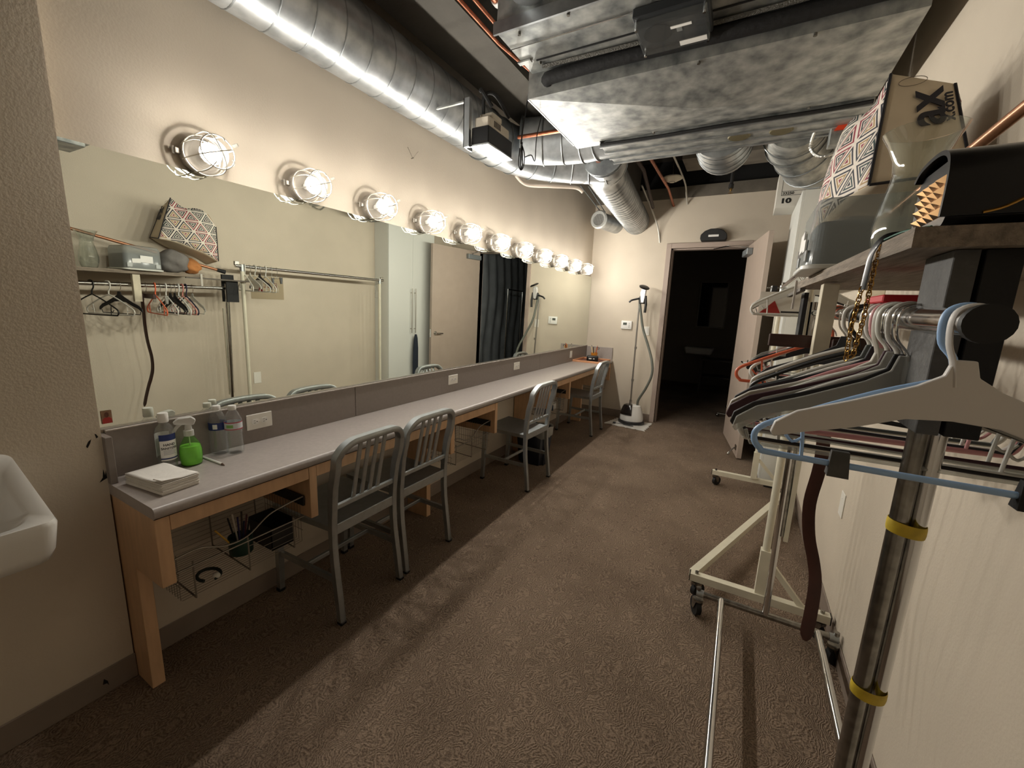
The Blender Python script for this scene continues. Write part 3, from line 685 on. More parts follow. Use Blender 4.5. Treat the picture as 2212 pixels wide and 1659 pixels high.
for i in range(11):
    a = i*2.2; r = 0.02+0.008*(i % 3)
    c = ('#c96a2a', '#2a2a2a', '#d8b060', '#b04a2a', '#e0d8c8', '#3a2a24')[i % 6]
    MB().tube([(0.4*r*math.cos(a), 0.4*r*math.sin(a), 0.01), (1.9*r*math.cos(a), 1.9*r*math.sin(a), 0.165+0.01*(i % 4))], 0.004, 6).build('pencil', mat('pencil_'+c[1:], c, 0.5), oc)
MB().tube([(0.05+0.016*math.cos(a), 0.0, 0.16+0.012*math.sin(a)) for a in [2*PI*i/12 for i in range(12)]], 0.003, 6, closed=True).build('scissor_handle', BLACKP, oc)

# ------------------------------------------------------------------ back wall fittings
th = thing('thermostat', 'white thermostat beside the garment steamer', 'thermostat', (-1.385, YB, 1.286))
MB().box(-0.072, 0.072, -0.022, 0, -0.056, 0.056, 0.006, 2).build('housing', WHITEP, th); MB().box(-0.045, 0.005, -0.0235, -0.022, 0.0, 0.032).build('display', mat('lcd', '#4b5149', 0.3), th)
for z in (0.02, -0.005, -0.03): MB().box(0.03, 0.042, -0.024, -0.022, z, z+0.01).build('button', mat('button_grey', '#9a9a98', 0.5), th)
sw = thing('light_switch', 'white rocker light switch next to the door frame', 'switch', (-1.117, YB, 1.222))
MB().box(-0.036, 0.036, -0.005, 0, -0.058, 0.058, 0.002).build('cover_plate', PLATE, sw); MB().box(-0.017, 0.017, -0.009, -0.005, -0.033, 0.033, 0.002).build('rocker', WHITEP, sw)
el = thing('equipment_case', 'black arched case with white label above the door frame', 'case', (-0.44, YB, DZ+0.061))
MB().prism([(-0.13, 0), (0.13, 0), (0.145, 0.03), (0.14, 0.075), (0.10, 0.115), (0.04, 0.138), (-0.04, 0.138), (-0.10, 0.115), (-0.14, 0.075), (-0.145, 0.03)], -0.10, 0, 'Y', 0.006).build('case_body', mat('case_black', '#1b1a19', 0.55), el)
MB().box(-0.055, 0.055, -0.103, -0.10, 0.045, 0.068).build('label_strip', LBLW, el)
# ------------------------------------------------------------------ garment steamer
pm = thing('plastic_bag', 'flattened white plastic bag under the garment steamer', 'plastic bag', (-1.16, 5.40, 0))
g = bmesh.new(); NX, NY = 18, 12
out = [(-0.30, -0.20), (0.24, -0.27), (0.25, 0.19), (-0.22, 0.16)]
vs = [[None]*(NY+1) for _ in range(NX+1)]
for i in range(NX+1):
    for j in range(NY+1):
        u, v = i/NX, j/NY
        p = (Vector(out[0]+(0,))*(1-u)*(1-v) + Vector(out[1]+(0,))*u*(1-v) + Vector(out[2]+(0,))*u*v + Vector(out[3]+(0,))*(1-u)*v)
        e = 0 if (0 < i < NX and 0 < j < NY) else 1
        vs[i][j] = g.verts.new((p.x + e*0.012*math.sin(5*i+3*j), p.y + e*0.012*math.cos(4*i-2*j), 0.002 + 0.006*random.random()*(1 if e else 0.6)))
for i in range(NX):
    for j in range(NY): g.faces.new((vs[i][j], vs[i+1][j], vs[i+1][j+1], vs[i][j+1]))
mb = MB(); mb.merge(g); mb.build('bag_sheet', mat('white_bag', '#d6d2ca', 0.4), pm, 30)
sm_ = thing('garment_steamer', 'upright garment steamer with grey hose', 'steamer', (-1.16, 5.44, 0.008))
MB().lathe([(0.165, 0.0), (0.172, 0.008), (0.172, 0.028), (0.160, 0.036)], 32).xf(Matrix.Diagonal((1, 0.8, 1, 1))).build('base_ring', mat('steamer_dark', '#1e1b1c', 0.35), sm_, 40)
MB().lathe([(0.148, 0.036), (0.152, 0.05), (0.148, 0.105), (0.138, 0.14), (0.120, 0.20), (0.105, 0.235), (0.085, 0.243)], 36).xf(Matrix.Diagonal((1, 0.8, 1, 1))).build('housing', mat('steamer_white', '#e8e6e1', 0.3), sm_, 40)
g = bmesh.new(); rows = [(0.1525, 0.115), (0.147, 0.14), (0.129, 0.20), (0.112, 0.238), (0.08, 0.252), (0.03, 0.256)]
V = [[g.verts.new((r*math.cos(a), 0.8*r*math.sin(a), z)) for a in [PI*0.93+PI*0.62*i/16 for i in range(17)]] for r, z in rows]
for A, B in zip(V, V[1:]):
    for i in range(16): g.faces.new((A[i], A[i+1], B[i+1], B[i]))
mb = MB(); mb.merge(g); tk = mb.build('water_tank', mat('tank_dark', '#201c1b', 0.15, coat=0.5), sm_, 60); tk.modifiers.new('t', 'SOLIDIFY').thickness = 0.006
pl = MB(); pl.cyl((-0.035, 0.03, 0.235), (-0.035, 0.03, 0.30), 0.016, 14); pl.cyl((-0.035, 0.03, 0.25), (-0.05, 0.07, 1.58), 0.010, 12)
for z in (0.55, 0.98): pl.cyl((-0.038, 0.04, z), (-0.038, 0.04, z+0.03), 0.016, 12)
pl.build('telescopic_pole', mat('pole_grey', '#9a9690', 0.3, 0.8), sm_, 40)
MB().tube(spline([(0.06, 0.02, 0.235), (0.07, 0.0, 0.32), (0.16, -0.04, 0.50), (0.215, -0.05, 0.68), (0.195, -0.03, 0.85), (0.115, 0.02, 1.05), (0.03, 0.05, 1.25), (-0.015, 0.05, 1.45), (-0.05, 0.04, 1.64)], 10), 0.0155, 12).build('hose', mat('hose_grey', '#65685f', 0.55, bump=0.4, bscale=150), sm_, 60)
hdm = MB(); hdm.prism([(-0.02, 1.57), (0.02, 1.57), (0.03, 1.66), (0.035, 1.735), (-0.02, 1.75), (-0.04, 1.70)], 0.0, 0.05, 'Y', 0.008)
hdm.build('handset', mat('handset_silver', '#c9c7c4', 0.25, 0.4), sm_, 40)
MB().lathe([(0.02, -0.012), (0.062, -0.008), (0.066, 0.004), (0.05, 0.012)], 24).xf(Matrix.Translation((0.01, 0.0, 1.765)) @ Matrix.Rotation(0.35, 4, 'Y') @ Matrix.Rotation(0.3, 4, 'X')).build('steam_plate', BLACKP, sm_, 40)
hk = MB(); hk.box(-0.045, 0.025, 0.015, 0.065, 1.56, 1.66, 0.008); hk.tube(spline([(-0.03, 0.03, 1.63), (-0.09, 0.02, 1.615), (-0.14, 0.01, 1.60), (-0.165, 0.01, 1.575)], 4), 0.012, 10); hk.tube([(0.03, 0.02, 1.66), (0.045, 0.015, 1.55), (0.04, 0.015, 1.45)], 0.016, 10)
hk.build('hanger_bracket', BLACKP, sm_, 40)
MB().tube(spline([(-0.08, -0.10, 0.02), (-0.05, -0.20, 0.010), (0.08, -0.21, 0.010), (-0.02, -0.19, 0.012), (-0.16, -0.19, 0.01)], 5), 0.004, 6).box(-0.19, -0.155, -0.20, -0.18, 0.002, 0.022, 0.003).build('power_cord', BLACKP, sm_)
# ------------------------------------------------------------------ sink at the left
CER = mat('white_ceramic', '#dedbd4', 0.12, coat=0.4)
bs = thing('wall_basin', 'white ceramic wash basin hung on the projecting wall', 'sink', (XF, 0.03, 0.862))
def rrect(x0, x1, y0, y1, r, z, n=6):
    out = []
    for cx, cy, a0 in ((x1-r, y1-r, 0), (x0+r, y1-r, PI/2), (x0+r, y0+r, PI), (x1-r, y0+r, 1.5*PI)):
        for i in range(n+1): a = a0+PI/2*i/n; out.append((cx+r*math.cos(a), cy+r*math.sin(a), z))
    return out
loops = [rrect(0, 0.335, -0.225, 0.225, 0.045, -0.125), rrect(0, 0.366, -0.252, 0.252, 0.04, -0.112), rrect(0, 0.376, -0.260, 0.260, 0.035, -0.085), rrect(0, 0.386, -0.268, 0.268, 0.035, -0.012), rrect(0.001, 0.382, -0.264, 0.264, 0.033, 0.0), rrect(0.03, 0.350, -0.232, 0.232, 0.06, -0.006), rrect(0.09, 0.325, -0.205, 0.205, 0.08, -0.045), rrect(0.13, 0.27, -0.12, 0.12, 0.06, -0.10)]
loops = [[(x, y, z + (0.105*max(0, (0.37-x)/0.37)**1.5 if k in (2, 3, 4, 5) else 0)) for x, y, z in L] for k, L in enumerate(loops)]
mb = MB(); rg = [[mb.bm.verts.new(p) for p in L] for L in loops]
for A, B in zip(rg, rg[1:]):
    for k in range(len(A)): mb.bm.faces.new((A[k], A[(k+1) % len(A)], B[(k+1) % len(A)], B[k]))
mb.bm.faces.new(rg[0][::-1]); mb.bm.faces.new(rg[-1])
mb.build('basin', CER, bs, 50)
fc = MB().cyl((0.055, 0, 0.06), (0.055, 0, 0.14), 0.018, 14); fc.tube(spline([(0.055, 0, 0.13), (0.09, 0, 0.155), (0.16, 0, 0.13)], 4), 0.011, 10); fc.tube([(0.055, 0, 0.14), (0.03, 0.0, 0.18)], 0.006, 8)
fc.build('faucet', CHROME, bs); MB().cyl((0.2, 0, -0.101), (0.2, 0, -0.097), 0.022, 16).build('drain', CHROME, bs)
nl = thing('wall_nail', 'small nail with a bent wire on the wall above the lamps', 'nail', (XL, 2.10, 2.345))
MB().cyl((0, 0, 0), (0.018, 0, 0.002), 0.003, 8).build('nail', STEELD, nl); MB().tube([(0.012, -0.045, 0.05), (0.012, 0, 0.0), (0.012, 0.05, 0.055)], 0.0012, 5).build('wire', STEELD, nl)  # V of wire modelled in place of the nail's cast shadow
# ================================================================== exposed ductwork overhead
def ring_path(path, i):
    P = [Vector(p) for p in path]; t = (P[min(i+1, len(P)-1)]-P[max(i-1, 0)]).normalized(); return P[i], t
def circle_at(c, t, r, n=28):
    a = t.orthogonal().normalized(); b = t.cross(a)
    return [c + a*r*math.cos(2*PI*k/n) + b*r*math.sin(2*PI*k/n) for k in range(n)]
SEAM = mat('duct_seam', '#8f9394', 0.4, 0.85)
# spiral main
DC = Vector((-1.768, 0, 2.648)); DR = 0.160
md = thing('duct_run', 'long round spiral duct with elbow and ribbed branch above the mirror wall', 'duct')
mo = MB().tube([(DC.x, 0.505, DC.z), (DC.x, 1.4, DC.z), (DC.x, 2.66, DC.z)], DR, 40).build('main_duct', GALV, md, 50)
sp_ = MB(); pts = []
n = 24; turns = int((2.62-0.52)/0.14)
for i in range(turns*n+1):
    a = -2*PI*i/n; pts.append((DC.x+(DR+0.0005)*math.cos(a), 0.52+0.14*i/n, DC.z+(DR+0.0005)*math.sin(a)))
sp_.tube(pts, (0.004, 0.0022), 6, flat=(0, 1, 0)); sp_.build('spiral_seam', SEAM, mo, 60)
pth = [(-1.768, 2.64, 2.648), (-1.76, 2.80, 2.648), (-1.72, 2.98, 2.645), (-1.63, 3.13, 2.64), (-1.50, 3.25, 2.635), (-1.36, 3.33, 2.63), (-1.22, 3.38, 2.625), (-1.08, 3.40, 2.62)]
eo = MB().tube(pth, 0.163, 32).build('elbow', GALV, md, 20)
for i in range(0, 8): c, t = ring_path(pth, i); MB().tube(circle_at(c, t, 0.166, 32), 0.005, 6, closed=True).build('seam_ring', SEAM, eo)
pth = [(-0.955, 3.02, 2.67), (-1.05, 3.03, 2.67), (-1.16, 3.04, 2.67), (-1.30, 3.02, 2.67), (-1.45, 2.98, 2.67), (-1.60, 2.92, 2.67)]
to_ = MB().tube(pth, [0.155, 0.157, 0.16, 0.16, 0.158, 0.15], 28).build('takeoff', GALV, md, 20)
for i in range(1, 6): c, t = ring_path(pth, i); MB().tube(circle_at(c, t, 0.161, 28), 0.006, 6, closed=True).build('seam_ring', SEAM, to_)
p0, p1 = Vector((-1.17, 3.56, 2.605)), Vector((-1.375, YB-0.002, 2.610)); D_ = p1-p0; T_ = D_.normalized()
bo = MB().tube(spline([(-1.08, 3.24, 2.62), (-1.10, 3.40, 2.615), p0], 5) + [p0 + D_*0.5, p1], 0.158, 32).build('branch', GALV, md, 50)
for i in range(24): MB().tube(circle_at(p0 + D_*(0.08+0.9*i/23), T_, 0.1585, 24), 0.0028, 5, closed=True).build('rib', SEAM, bo)
for i in (0, 1, 2): c = Vector((-1.08-0.02*i, 3.26+0.11*i, 2.62)); MB().tube(circle_at(c, Vector((-.1, 1, 0)).normalized(), 0.161, 24), 0.004, 5, closed=True).build('rib', SEAM, bo)
# round register on its stub
rg = thing('air_register', 'small round stub duct with mesh grille on the back wall', 'air vent', (-1.70, 5.12, 2.555))
MB().cyl((0.0, 0.0, 0.0), (0.06, YB-5.12, 0.02), 0.094, 28).build('stub_duct', GALV, rg, 40)
d_ = Vector((0.06, YB-5.12, 0.02)).normalized()
MB().tube(circle_at(Vector((0, 0, 0)), d_, 0.086, 32), (0.022, 0.022), 6, closed=True).build('rim', mat('vent_rim', '#b9bab6', 0.4, 0.3), rg, 50)
MB().tube([Vector((0, 0, 0))-d_*0.004, Vector((0, 0, 0))-d_*0.001], 0.07, 24).build('dark_core', mat('vent_dark', '#15161a', 0.8), rg)
gm = MB(); a_ = d_.orthogonal().normalized(); b_ = d_.cross(a_)
for k in range(-6, 7):
    q = k*0.0105; h = math.sqrt(max(0, 0.069**2-q*q)); o = -d_*0.006
    gm.tube([o + a_*q - b_*h, o + a_*q + b_*h], 0.0016, 4); gm.tube([o + b_*q - a_*h, o + b_*q + a_*h], 0.0016, 4)
gm.build('mesh_grille', mat('vent_rim', '#b9bab6'), rg)
st_ = MB(); st_.tube([(0.0, 0.1, 0.09), (-0.08, -0.5, 0.27)], 0.006, 6); st_.tube([(0.04, 0.1, 0.10), (-0.02, -0.4, 0.28)], 0.006, 6); st_.build('hanger_strap', SEAM, rg)

# ------------------------------------------------------------------ air handling unit
un = thing('air_handler', 'large galvanised air handling unit hung from the ceiling', 'air handler', (-0.34, 2.2, 2.5))
def U(x, y, z): return (x+0.34, y-2.2, z-2.5)
def ubox(mb, x0, x1, y0, y1, z0, z1, bev=0.0): return mb.box(x0+0.34, x1+0.34, y0-2.2, y1-2.2, z0-2.5, z1-2.5, bev)
ubox(MB(), -1.075, 0.43, 1.690, 2.030, 2.60, 3.0, 0.004).build('fan_section', GALV2, un)
ubox(MB(), -1.085, 0.44, 1.678, 1.688, 2.592, 2.64).build('edge_flange', GALV, un)
ubox(MB(), -1.072, 0.43, 1.80, 1.806, 2.594, 2.601).build('panel_seam', CHROME, un)
ubox(MB(), -1.0, 0.40, 1.925, 1.931, 2.595, 2.601).build('panel_seam', mat('dark_gap', '#1d1d1d', 0.8), un)
cs_ = MB(); P = [(-1.10, 2.046), (0.417, 2.046), (0.417, 2.70), (-1.10, 2.70)]
cs_._add([U(x, y, 2.50) for x, y in P] + [U(x, y, 3.0) for x, y in P] + [U(-0.34, 2.373, 2.452)], [(0, 1, 8), (1, 2, 8), (2, 3, 8), (3, 0, 8), (4, 5, 6, 7), (0, 1, 5, 4), (1, 2, 6, 5), (2, 3, 7, 6), (3, 0, 4, 7)])
cs_.build('coil_section', GALV2, un, 0)
ubox(MB(), -1.105, -1.098, 2.05, 2.70, 2.498, 2.53).build('edge_flange', GALV, un)
ubox(MB(), -1.10, -0.93, 2.695, 2.760, 2.50, 2.9).build('corner_panel', GALV, un)
rs = MB(); ubox(rs, -0.945, 0.42, 2.745, 3.10, 2.492, 2.88, 0.004); rs.build('return_plenum', GALV2, un)
for y in (2.76, 2.87, 2.985, 3.08): ubox(MB(), -0.95, 0.42, y, y+0.018, 2.484, 2.493, 0.002).build('rib', GALV, un)
MB().tube(spline([U(-0.93, 2.72, 2.487), U(-0.6, 2.725, 2.484), U(-0.2, 2.72, 2.486), U(0.2, 2.73, 2.486), U(0.41, 2.72, 2.488)], 5), 0.009, 6).build('black_gasket', BLACKR, un)
fo = MB(); fo.tube(spline([U(-0.99, 2.045, 2.562), U(-0.95, 2.022, 2.563), U(-0.6, 2.020, 2.568), U(-0.1, 2.022, 2.562), U(0.25, 2.02, 2.566), U(0.40, 2.03, 2.57)], 6), (0.030, 0.030), 10); fo.build('black_hose', mat('black_foam', '#161617', 0.75, bump=0.4, bscale=40), un, 60)
cw = MB(); cw.tube(spline([U(-0.99, 1.975, 2.592), U(-0.4, 1.985, 2.588), U(0.3, 1.985, 2.59)], 16), 0.009, 6); cw.build('ribbed_conduit', mat('ribbed_conduit', '#6e6c66', 0.5, 0.4, bump=0.9, bscale=160), un)
for x, y in ((-0.98, 1.72), (-0.75, 1.70), (-0.5, 1.70), (-0.99, 1.95), (-0.3, 2.06), (0.1, 2.05), (-0.6, 2.69), (0.15, 2.69)):
    MB().cyl(U(x, y, 2.60 if y < 2.03 else 2.5), U(x, y, 2.588 if y < 2.03 else 2.49), 0.007, 8).build('screw', STEELD, un)
MB().lathe([(0.115, 0), (0.115, 0.10), (0.105, 0.12)], 28, U(-0.90, 1.57, 2.765), 'Y').build('inlet_collar', GALV, un, 40)
for x in (-0.16, 0.05): MB().lathe([(0.055, 0), (0.06, 0.004), (0.045, 0.006), (0.03, 0.004)], 20, U(x, 2.93, 2.4865), 'Z').xf(Matrix.Identity(4)).build('knockout_plug', mat('worn_brass', '#7c7458', 0.5, 0.7), un)
MB().prism([(-1.085, 1.90), (-1.02, 1.90), (-1.02, 1.925), (-1.085, 1.925)], 2.590, 2.597, 'Z').xf(Matrix.Translation((0.34, -2.2, -2.5))).build('hanger_tab', GALV2, un, 0)
# control box with clear cover
cbx = thing('control_box', 'clear-lidded electrical box under the air handling unit', 'control box', (-0.385, 1.90, 2.598))
MB().box(-0.135, 0.135, -0.115, 0.10, -0.035, 0.0, 0.003).build('back_box', mat('box_dark', '#2a2d30', 0.5), cbx)
MB().box(-0.13, 0.13, -0.10, 0.095, -0.066, -0.036, 0.006).build('clear_cover', glassy('clear_cover', '#e8eaea', rough=0.05, ior=1.45, haze=0.10, hazecol='#9a9c9c'), cbx)
MB().lathe([(0.055, 0.0), (0.055, 0.004)], 24, (-0.06, 0.01, -0.040)).build('dial_disc', mat('disc_dark', '#191b1d', 0.4), cbx)
MB().box(0.0, 0.075, -0.06, -0.045, -0.0675, -0.0655).build('paper_label', LBLW, cbx); MB().box(0.02, 0.12, 0.045, 0.075, -0.0675, -0.0655).build('paper_label', LBLW, cbx); MB().box(0.01, 0.03, 0.0, 0.03, -0.0385, -0.036).build('paper_label', mat('grey_label', '#a9a9a6'), cbx)
for x in (-0.122, 0.122):
    for y in (-0.092, 0.087): MB().cyl((x, y, -0.070), (x, y, -0.03), 0.006, 8).build('cover_screw', CHROME, cbx)
fx = thing('flexible_conduit', 'ridged metal conduit dropping to the clear-lidded box', 'conduit', (-0.43, 1.86, 2.60))
pts = spline([(-0.02, -0.05, 0.5), (-0.01, -0.06, 0.25), (0.0, -0.075, 0.0)], 14); rr = [0.018 if i % 2 else 0.022 for i in range(len(pts))]
MB().tube(pts, rr, 12).build('conduit', mat('bright_conduit', '#c9c9c4', 0.3, 0.9), fx, 20)
# ducts at the far side of the unit
d2 = thing('discharge_duct', 'bright round duct leaving the far side of the overhead unit', 'duct', (-0.27, 3.10, 2.62))
pth = [(0, 0, 0), (0, 0.18, 0), (0, 0.36, 0.0), (0, 0.5, 0.06), (0, 0.58, 0.18), (0, 0.6, 0.6)]
MB().tube(pth, 0.175, 32).build('duct_body', GALV, d2, 40)
for y in (0.05, 0.15, 0.25, 0.34): MB().tube(circle_at(Vector((0, y, 0)), Vector((0, 1, 0)), 0.1755, 28), 0.003, 5, closed=True).build('seam_ring', SEAM, d2)
d3 = thing('discharge_duct', 'dull grey gored duct bending down beside the tote bag', 'duct', (0.13, 3.10, 2.61))
pth = [(0, 0, 0), (0.0, 0.16, 0.0), (0.02, 0.30, -0.015), (0.075, 0.42, -0.05), (0.13, 0.54, -0.08), (0.17, 0.62, -0.07), (0.185, 0.70, 0.0), (0.19, 0.73, 0.15), (0.19, 0.73, 0.55)]
MB().tube(pth, [0.165, 0.165, 0.17, 0.175, 0.175, 0.175, 0.17, 0.165, 0.165], 28).build('duct_body', GALV2, d3, 22)
for i in (1, 2, 3, 4, 5): c, t = ring_path(pth, i); MB().tube(circle_at(c, t, 0.177, 28), 0.0045, 5, closed=True).build('seam_ring', SEAM, d3)
jb = thing('junction_box', 'grey electrical box with an orange tag beside the overhead ducts', 'junction box', (0.33, 3.02, 2.40))
MB().box(-0.045, 0.06, -0.03, 0.04, 0, 0.12, 0.004).build('box_body', GALV2, jb); MB().prism([(-0.03, 0.07), (0.06, 0.07), (0.06, 0.15), (0.02, 0.15)], -0.045, -0.032, 'Y').build('orange_tag', mat('orange_tag', '#e0461f', 0.5), jb)
pts = spline([(-0.03, -0.02, 0.10), (-0.10, 0.0, 0.12), (-0.12, 0.05, 0.03), (-0.06, 0.02, -0.04), (0.04, 0.0, -0.01)], 14)
MB().tube(pts, [0.008 if i % 2 else 0.0095 for i in range(len(pts))], 8).build('flex_whip', mat('bright_conduit', '#c9c9c4'), jb, 20)
# condensate pump
pp = thing('condensate_pump', 'black and white condensate pump hung beside the long duct', 'pump', (-1.36, 2.0, 2.305))
MB().box(-0.055, 0.055, 0.0, 0.255, 0.008, 0.095, 0.004).build('tank', BLACKP, pp)
MB().box(-0.057, 0.057, -0.004, 0.262, 0.0, 0.008).build('mount_plate', mat('bright_tin', '#c9cccd', 0.25, 0.95), pp)
MB().box(-0.045, 0.045, 0.015, 0.235, 0.095, 0.150, 0.006).build('motor_housing', mat('pump_white', '#c9c0b0', 0.5), pp)
MB().box(-0.045, 0.040, 0.06, 0.16, 0.150, 0.185, 0.006).build('motor_cap', MATS['pump_white'], pp)
for k in range(6): MB().box(0.0452, 0.047, 0.07+k*0.012, 0.075+k*0.012, 0.11, 0.14).build('vent_slot', SLOT, pp)
an = MB(); an.box(-0.095, -0.058, -0.02, 0.0, -0.002, 0.24); an.box(-0.095, -0.09, -0.02, 0.06, -0.002, 0.24); an.build('hanger_angle', GALV, pp); MB().box(-0.30, -0.06, -0.006, 0.008, 0.228, 0.236).build('bracket_arm', GALV2, pp)
cb = MB(); cb.tube(spline([(-0.02, 0.06, 0.18), (0.0, 0.04, 0.26), (0.03, 0.10, 0.28), (0.06, 0.20, 0.20)], 6), 0.010, 8); cb.tube(spline([(0.04, 0.05, 0.20), (0.0, 0.02, 0.27), (-0.04, 0.06, 0.30)], 5), 0.012, 8)
cb.build('discharge_tubing', BLACKR, pp)
cd = thing('coiled_cable', 'coil of black cable hanging below the condensate pump', 'cable', (-1.26, 2.28, 2.30))
c2 = MB()
for k in range(3): c2.tube(spline([(0.004*k, 0, 0.10), (0.018-0.012*k, 0.012, 0.04), (0.012-0.01*k, 0.02, -0.02), (-0.004, 0.016, -0.045), (-0.014, 0.004, -0.01), (-0.006, 0.0, 0.07)], 4), 0.0035, 6)
c2.tube(spline([(0.0, 0, 0.09), (0.012, 0.0, 0.2), (0.05, -0.02, 0.33), (0.10, -0.02, 0.40), (0.162, -0.02, 0.42)], 6), 0.004, 6); c2.tube(spline([(0.02, 0.01, 0.02), (0.06, 0.02, 0.03), (0.08, 0.03, 0.0), (0.09, 0.02, 0.12), (0.13, 0.0, 0.24)], 6), 0.003, 6)
c2.build('cable', BLACKR, cd)
# pipes
def pipe(name, pts, r, m, label, cat='pipe', group=None):
    o = MB().tube(pts, r, 10).build(name, m, None, 60); tag(o, label, cat, group); return o
pipe('copper_pipe', [(-1.29, -1.2, 2.80), (-1.29, 2.05, 2.80), (-1.22, 2.6, 2.80)], 0.009, COPPER, 'thin copper pipe beside the ceiling beam, the lower of two', group='copper lines by the beam')
pipe('copper_pipe', [(-1.255, -1.2, 2.83), (-1.255, 2.3, 2.83), (-1.15, 2.6, 2.83)], 0.009, COPPER, 'thin copper pipe beside the ceiling beam, the upper of two', group='copper lines by the beam')
o = pipe('copper_pipe', [(-1.19, -1.2, 2.87), (-1.19, 1.95, 2.87)], 0.027, COPPER, 'thick copper pipe with white joints above the overhead unit')
for y in (1.75, 1.86, 1.93): MB().cyl((-1.19, y, 2.87), (-1.19, y+0.03, 2.87), 0.031, 14).build('joint', WHITEP, o)
pipe('copper_pipe', [(-1.50, 2.675, 2.60), (-1.12, 2.54, 2.535)], 0.012, COPPER, 'copper pipe crossing from the overhead unit to the long duct')
pipe('copper_pipe', [(-1.075, 3.12, 2.63), (-1.07, 3.11, 2.52)], 0.016, mat('rusty_pipe', '#7a4a38', 0.6, 0.5), 'short rusty pipe stub below the overhead unit')
pipe('copper_pipe', [(-0.94, 3.9, 2.86), (-0.94, 5.2, 2.86), (-0.94, YB, 2.775)], 0.016, COPPER, 'copper pipe running into the back wall above the door')
pipe('electrical_conduit', spline([(-1.19, 5.0, 2.86), (-1.18, 5.30, 2.78), (-1.10, 5.6, 2.55), (-1.06, YB, 2.34)], 5), 0.010, mat('conduit_grey', '#c0bdb4', 0.4, 0.4), 'pale conduit bending down to the wall by the door frame', 'conduit')
pipe('electrical_conduit', spline([(-0.80, 4.2, 2.97), (-0.79, 5.3, 2.95), (-0.785, 5.55, 2.85), (-0.78, YB, 2.78)], 5), 0.010, MATS['conduit_grey'], 'pale conduit entering the back wall over the door', 'conduit')
pipe('electrical_conduit', [(-1.05, 3.2, 2.84), (-1.02, 4.3, 2.80), (-1.12, 5.35, 2.70)], 0.018, mat('dark_pipe', '#3a2a24', 0.6, 0.3), 'dark rusty pipe beside the ribbed branch duct', 'pipe')
pipe('drain_hose', spline([(-1.74, 3.08, 2.50), (-1.70, 3.2, 2.455), (-1.52, 3.3, 2.45), (-1.36, 3.42, 2.455), (-1.30, 3.45, 2.42)], 6), 0.014, mat('hose_beige', '#b7a99a', 0.6), 'beige drain hose sagging under the duct elbow', 'hose')
# smoke detector and sprinkler
sd = thing('smoke_detector', 'round off-white smoke detector hanging above the door', 'smoke detector', (-0.87, 5.0, 2.90))
MB().lathe([(0.02, -0.04), (0.05, -0.03), (0.10, -0.005), (0.105, 0.0), (0.10, 0.012), (0.05, 0.018)], 32).build('detector_body', mat('aged_white', '#cfc8b6', 0.5), sd, 40); MB().cyl((0, 0, 0.015), (0, 0, 0.40), 0.008, 8).build('drop_rod', STEELD, sd)
MB().tube([(0.03*math.cos(2*PI*i/20), 0.03*math.sin(2*PI*i/20), -0.038) for i in range(20)], 0.003, 5, closed=True).build('test_ring', STEELD, sd)
sk_ = thing('sprinkler_head', 'dark sprinkler head pointing down above the door', 'sprinkler', (-0.292, 5.1, 2.72))
MB().cyl((0, 0, 0.05), (0, 0, 0.55), 0.017, 10).build('drop_pipe', mat('black_pipe', '#1a1918', 0.6), sk_); MB().lathe([(0.024, 0.05), (0.024, 0.09), (0.018, 0.095)], 14).build('fitting', MATS['black_pipe'], sk_)
MB().lathe([(0.010, 0.02), (0.014, 0.035), (0.012, 0.05)], 12).lathe([(0.002, 0.003), (0.022, 0.0), (0.022, 0.004)], 14).cyl((0, 0, 0.0), (0, 0, 0.03), 0.003, 6).build('deflector', mat('brass', '#8a6f45', 0.4, 0.9), sk_)
vb = thing('vent_box', 'plain sheet metal duct box near the ceiling, reflected in the mirror corner', 'duct', (-0.1, 0.6, 2.27))
MB().box(-0.20, 0.20, -0.5, 0.53, 0.04, 0.5, 0.004).build('box_body', GALV2, vb); MB().box(-0.13, 0.13, -0.2, 0.48, 0.0, 0.04, 0.004).build('flange', GALV2, vb)
for q in (-0.19, 0.19): MB().cyl((q, 0.3, 0.49), (q, 0.3, DECK-2.27), 0.005, 8).build('hanger_rod', STEELD, vb)
# ================================================================== garment racks on the right
def caster(mb_w, mb_f, x, y, r=0.038, a=0.0):
    d = Vector((math.cos(a), math.sin(a), 0)); s = Vector((-d.y, d.x, 0)); c = Vector((x, y, r)) + d*0.018
    mb_w.cyl(c - s*0.012, c + s*0.012, r, 18)
    for q in (-1, 1): mb_f.hexa([c+s*q*0.015-d*0.012+Vector((0, 0, -0.008)), c+s*q*0.015+d*0.008+Vector((0, 0, -0.008)), c+s*q*0.018+d*0.008+Vector((0, 0, -0.008)), c+s*q*0.018-d*0.012+Vector((0, 0, -0.008)), c+s*q*0.013-d*0.035+Vector((0, 0, 0.042)), c+s*q*0.013+d*0.010+Vector((0, 0, 0.042)), c+s*q*0.018+d*0.010+Vector((0, 0, 0.042)), c+s*q*0.018-d*0.035+Vector((0, 0, 0.042))])
    mb_f.cyl((x, y, r+0.040), (x, y, r+0.052), 0.022, 14)
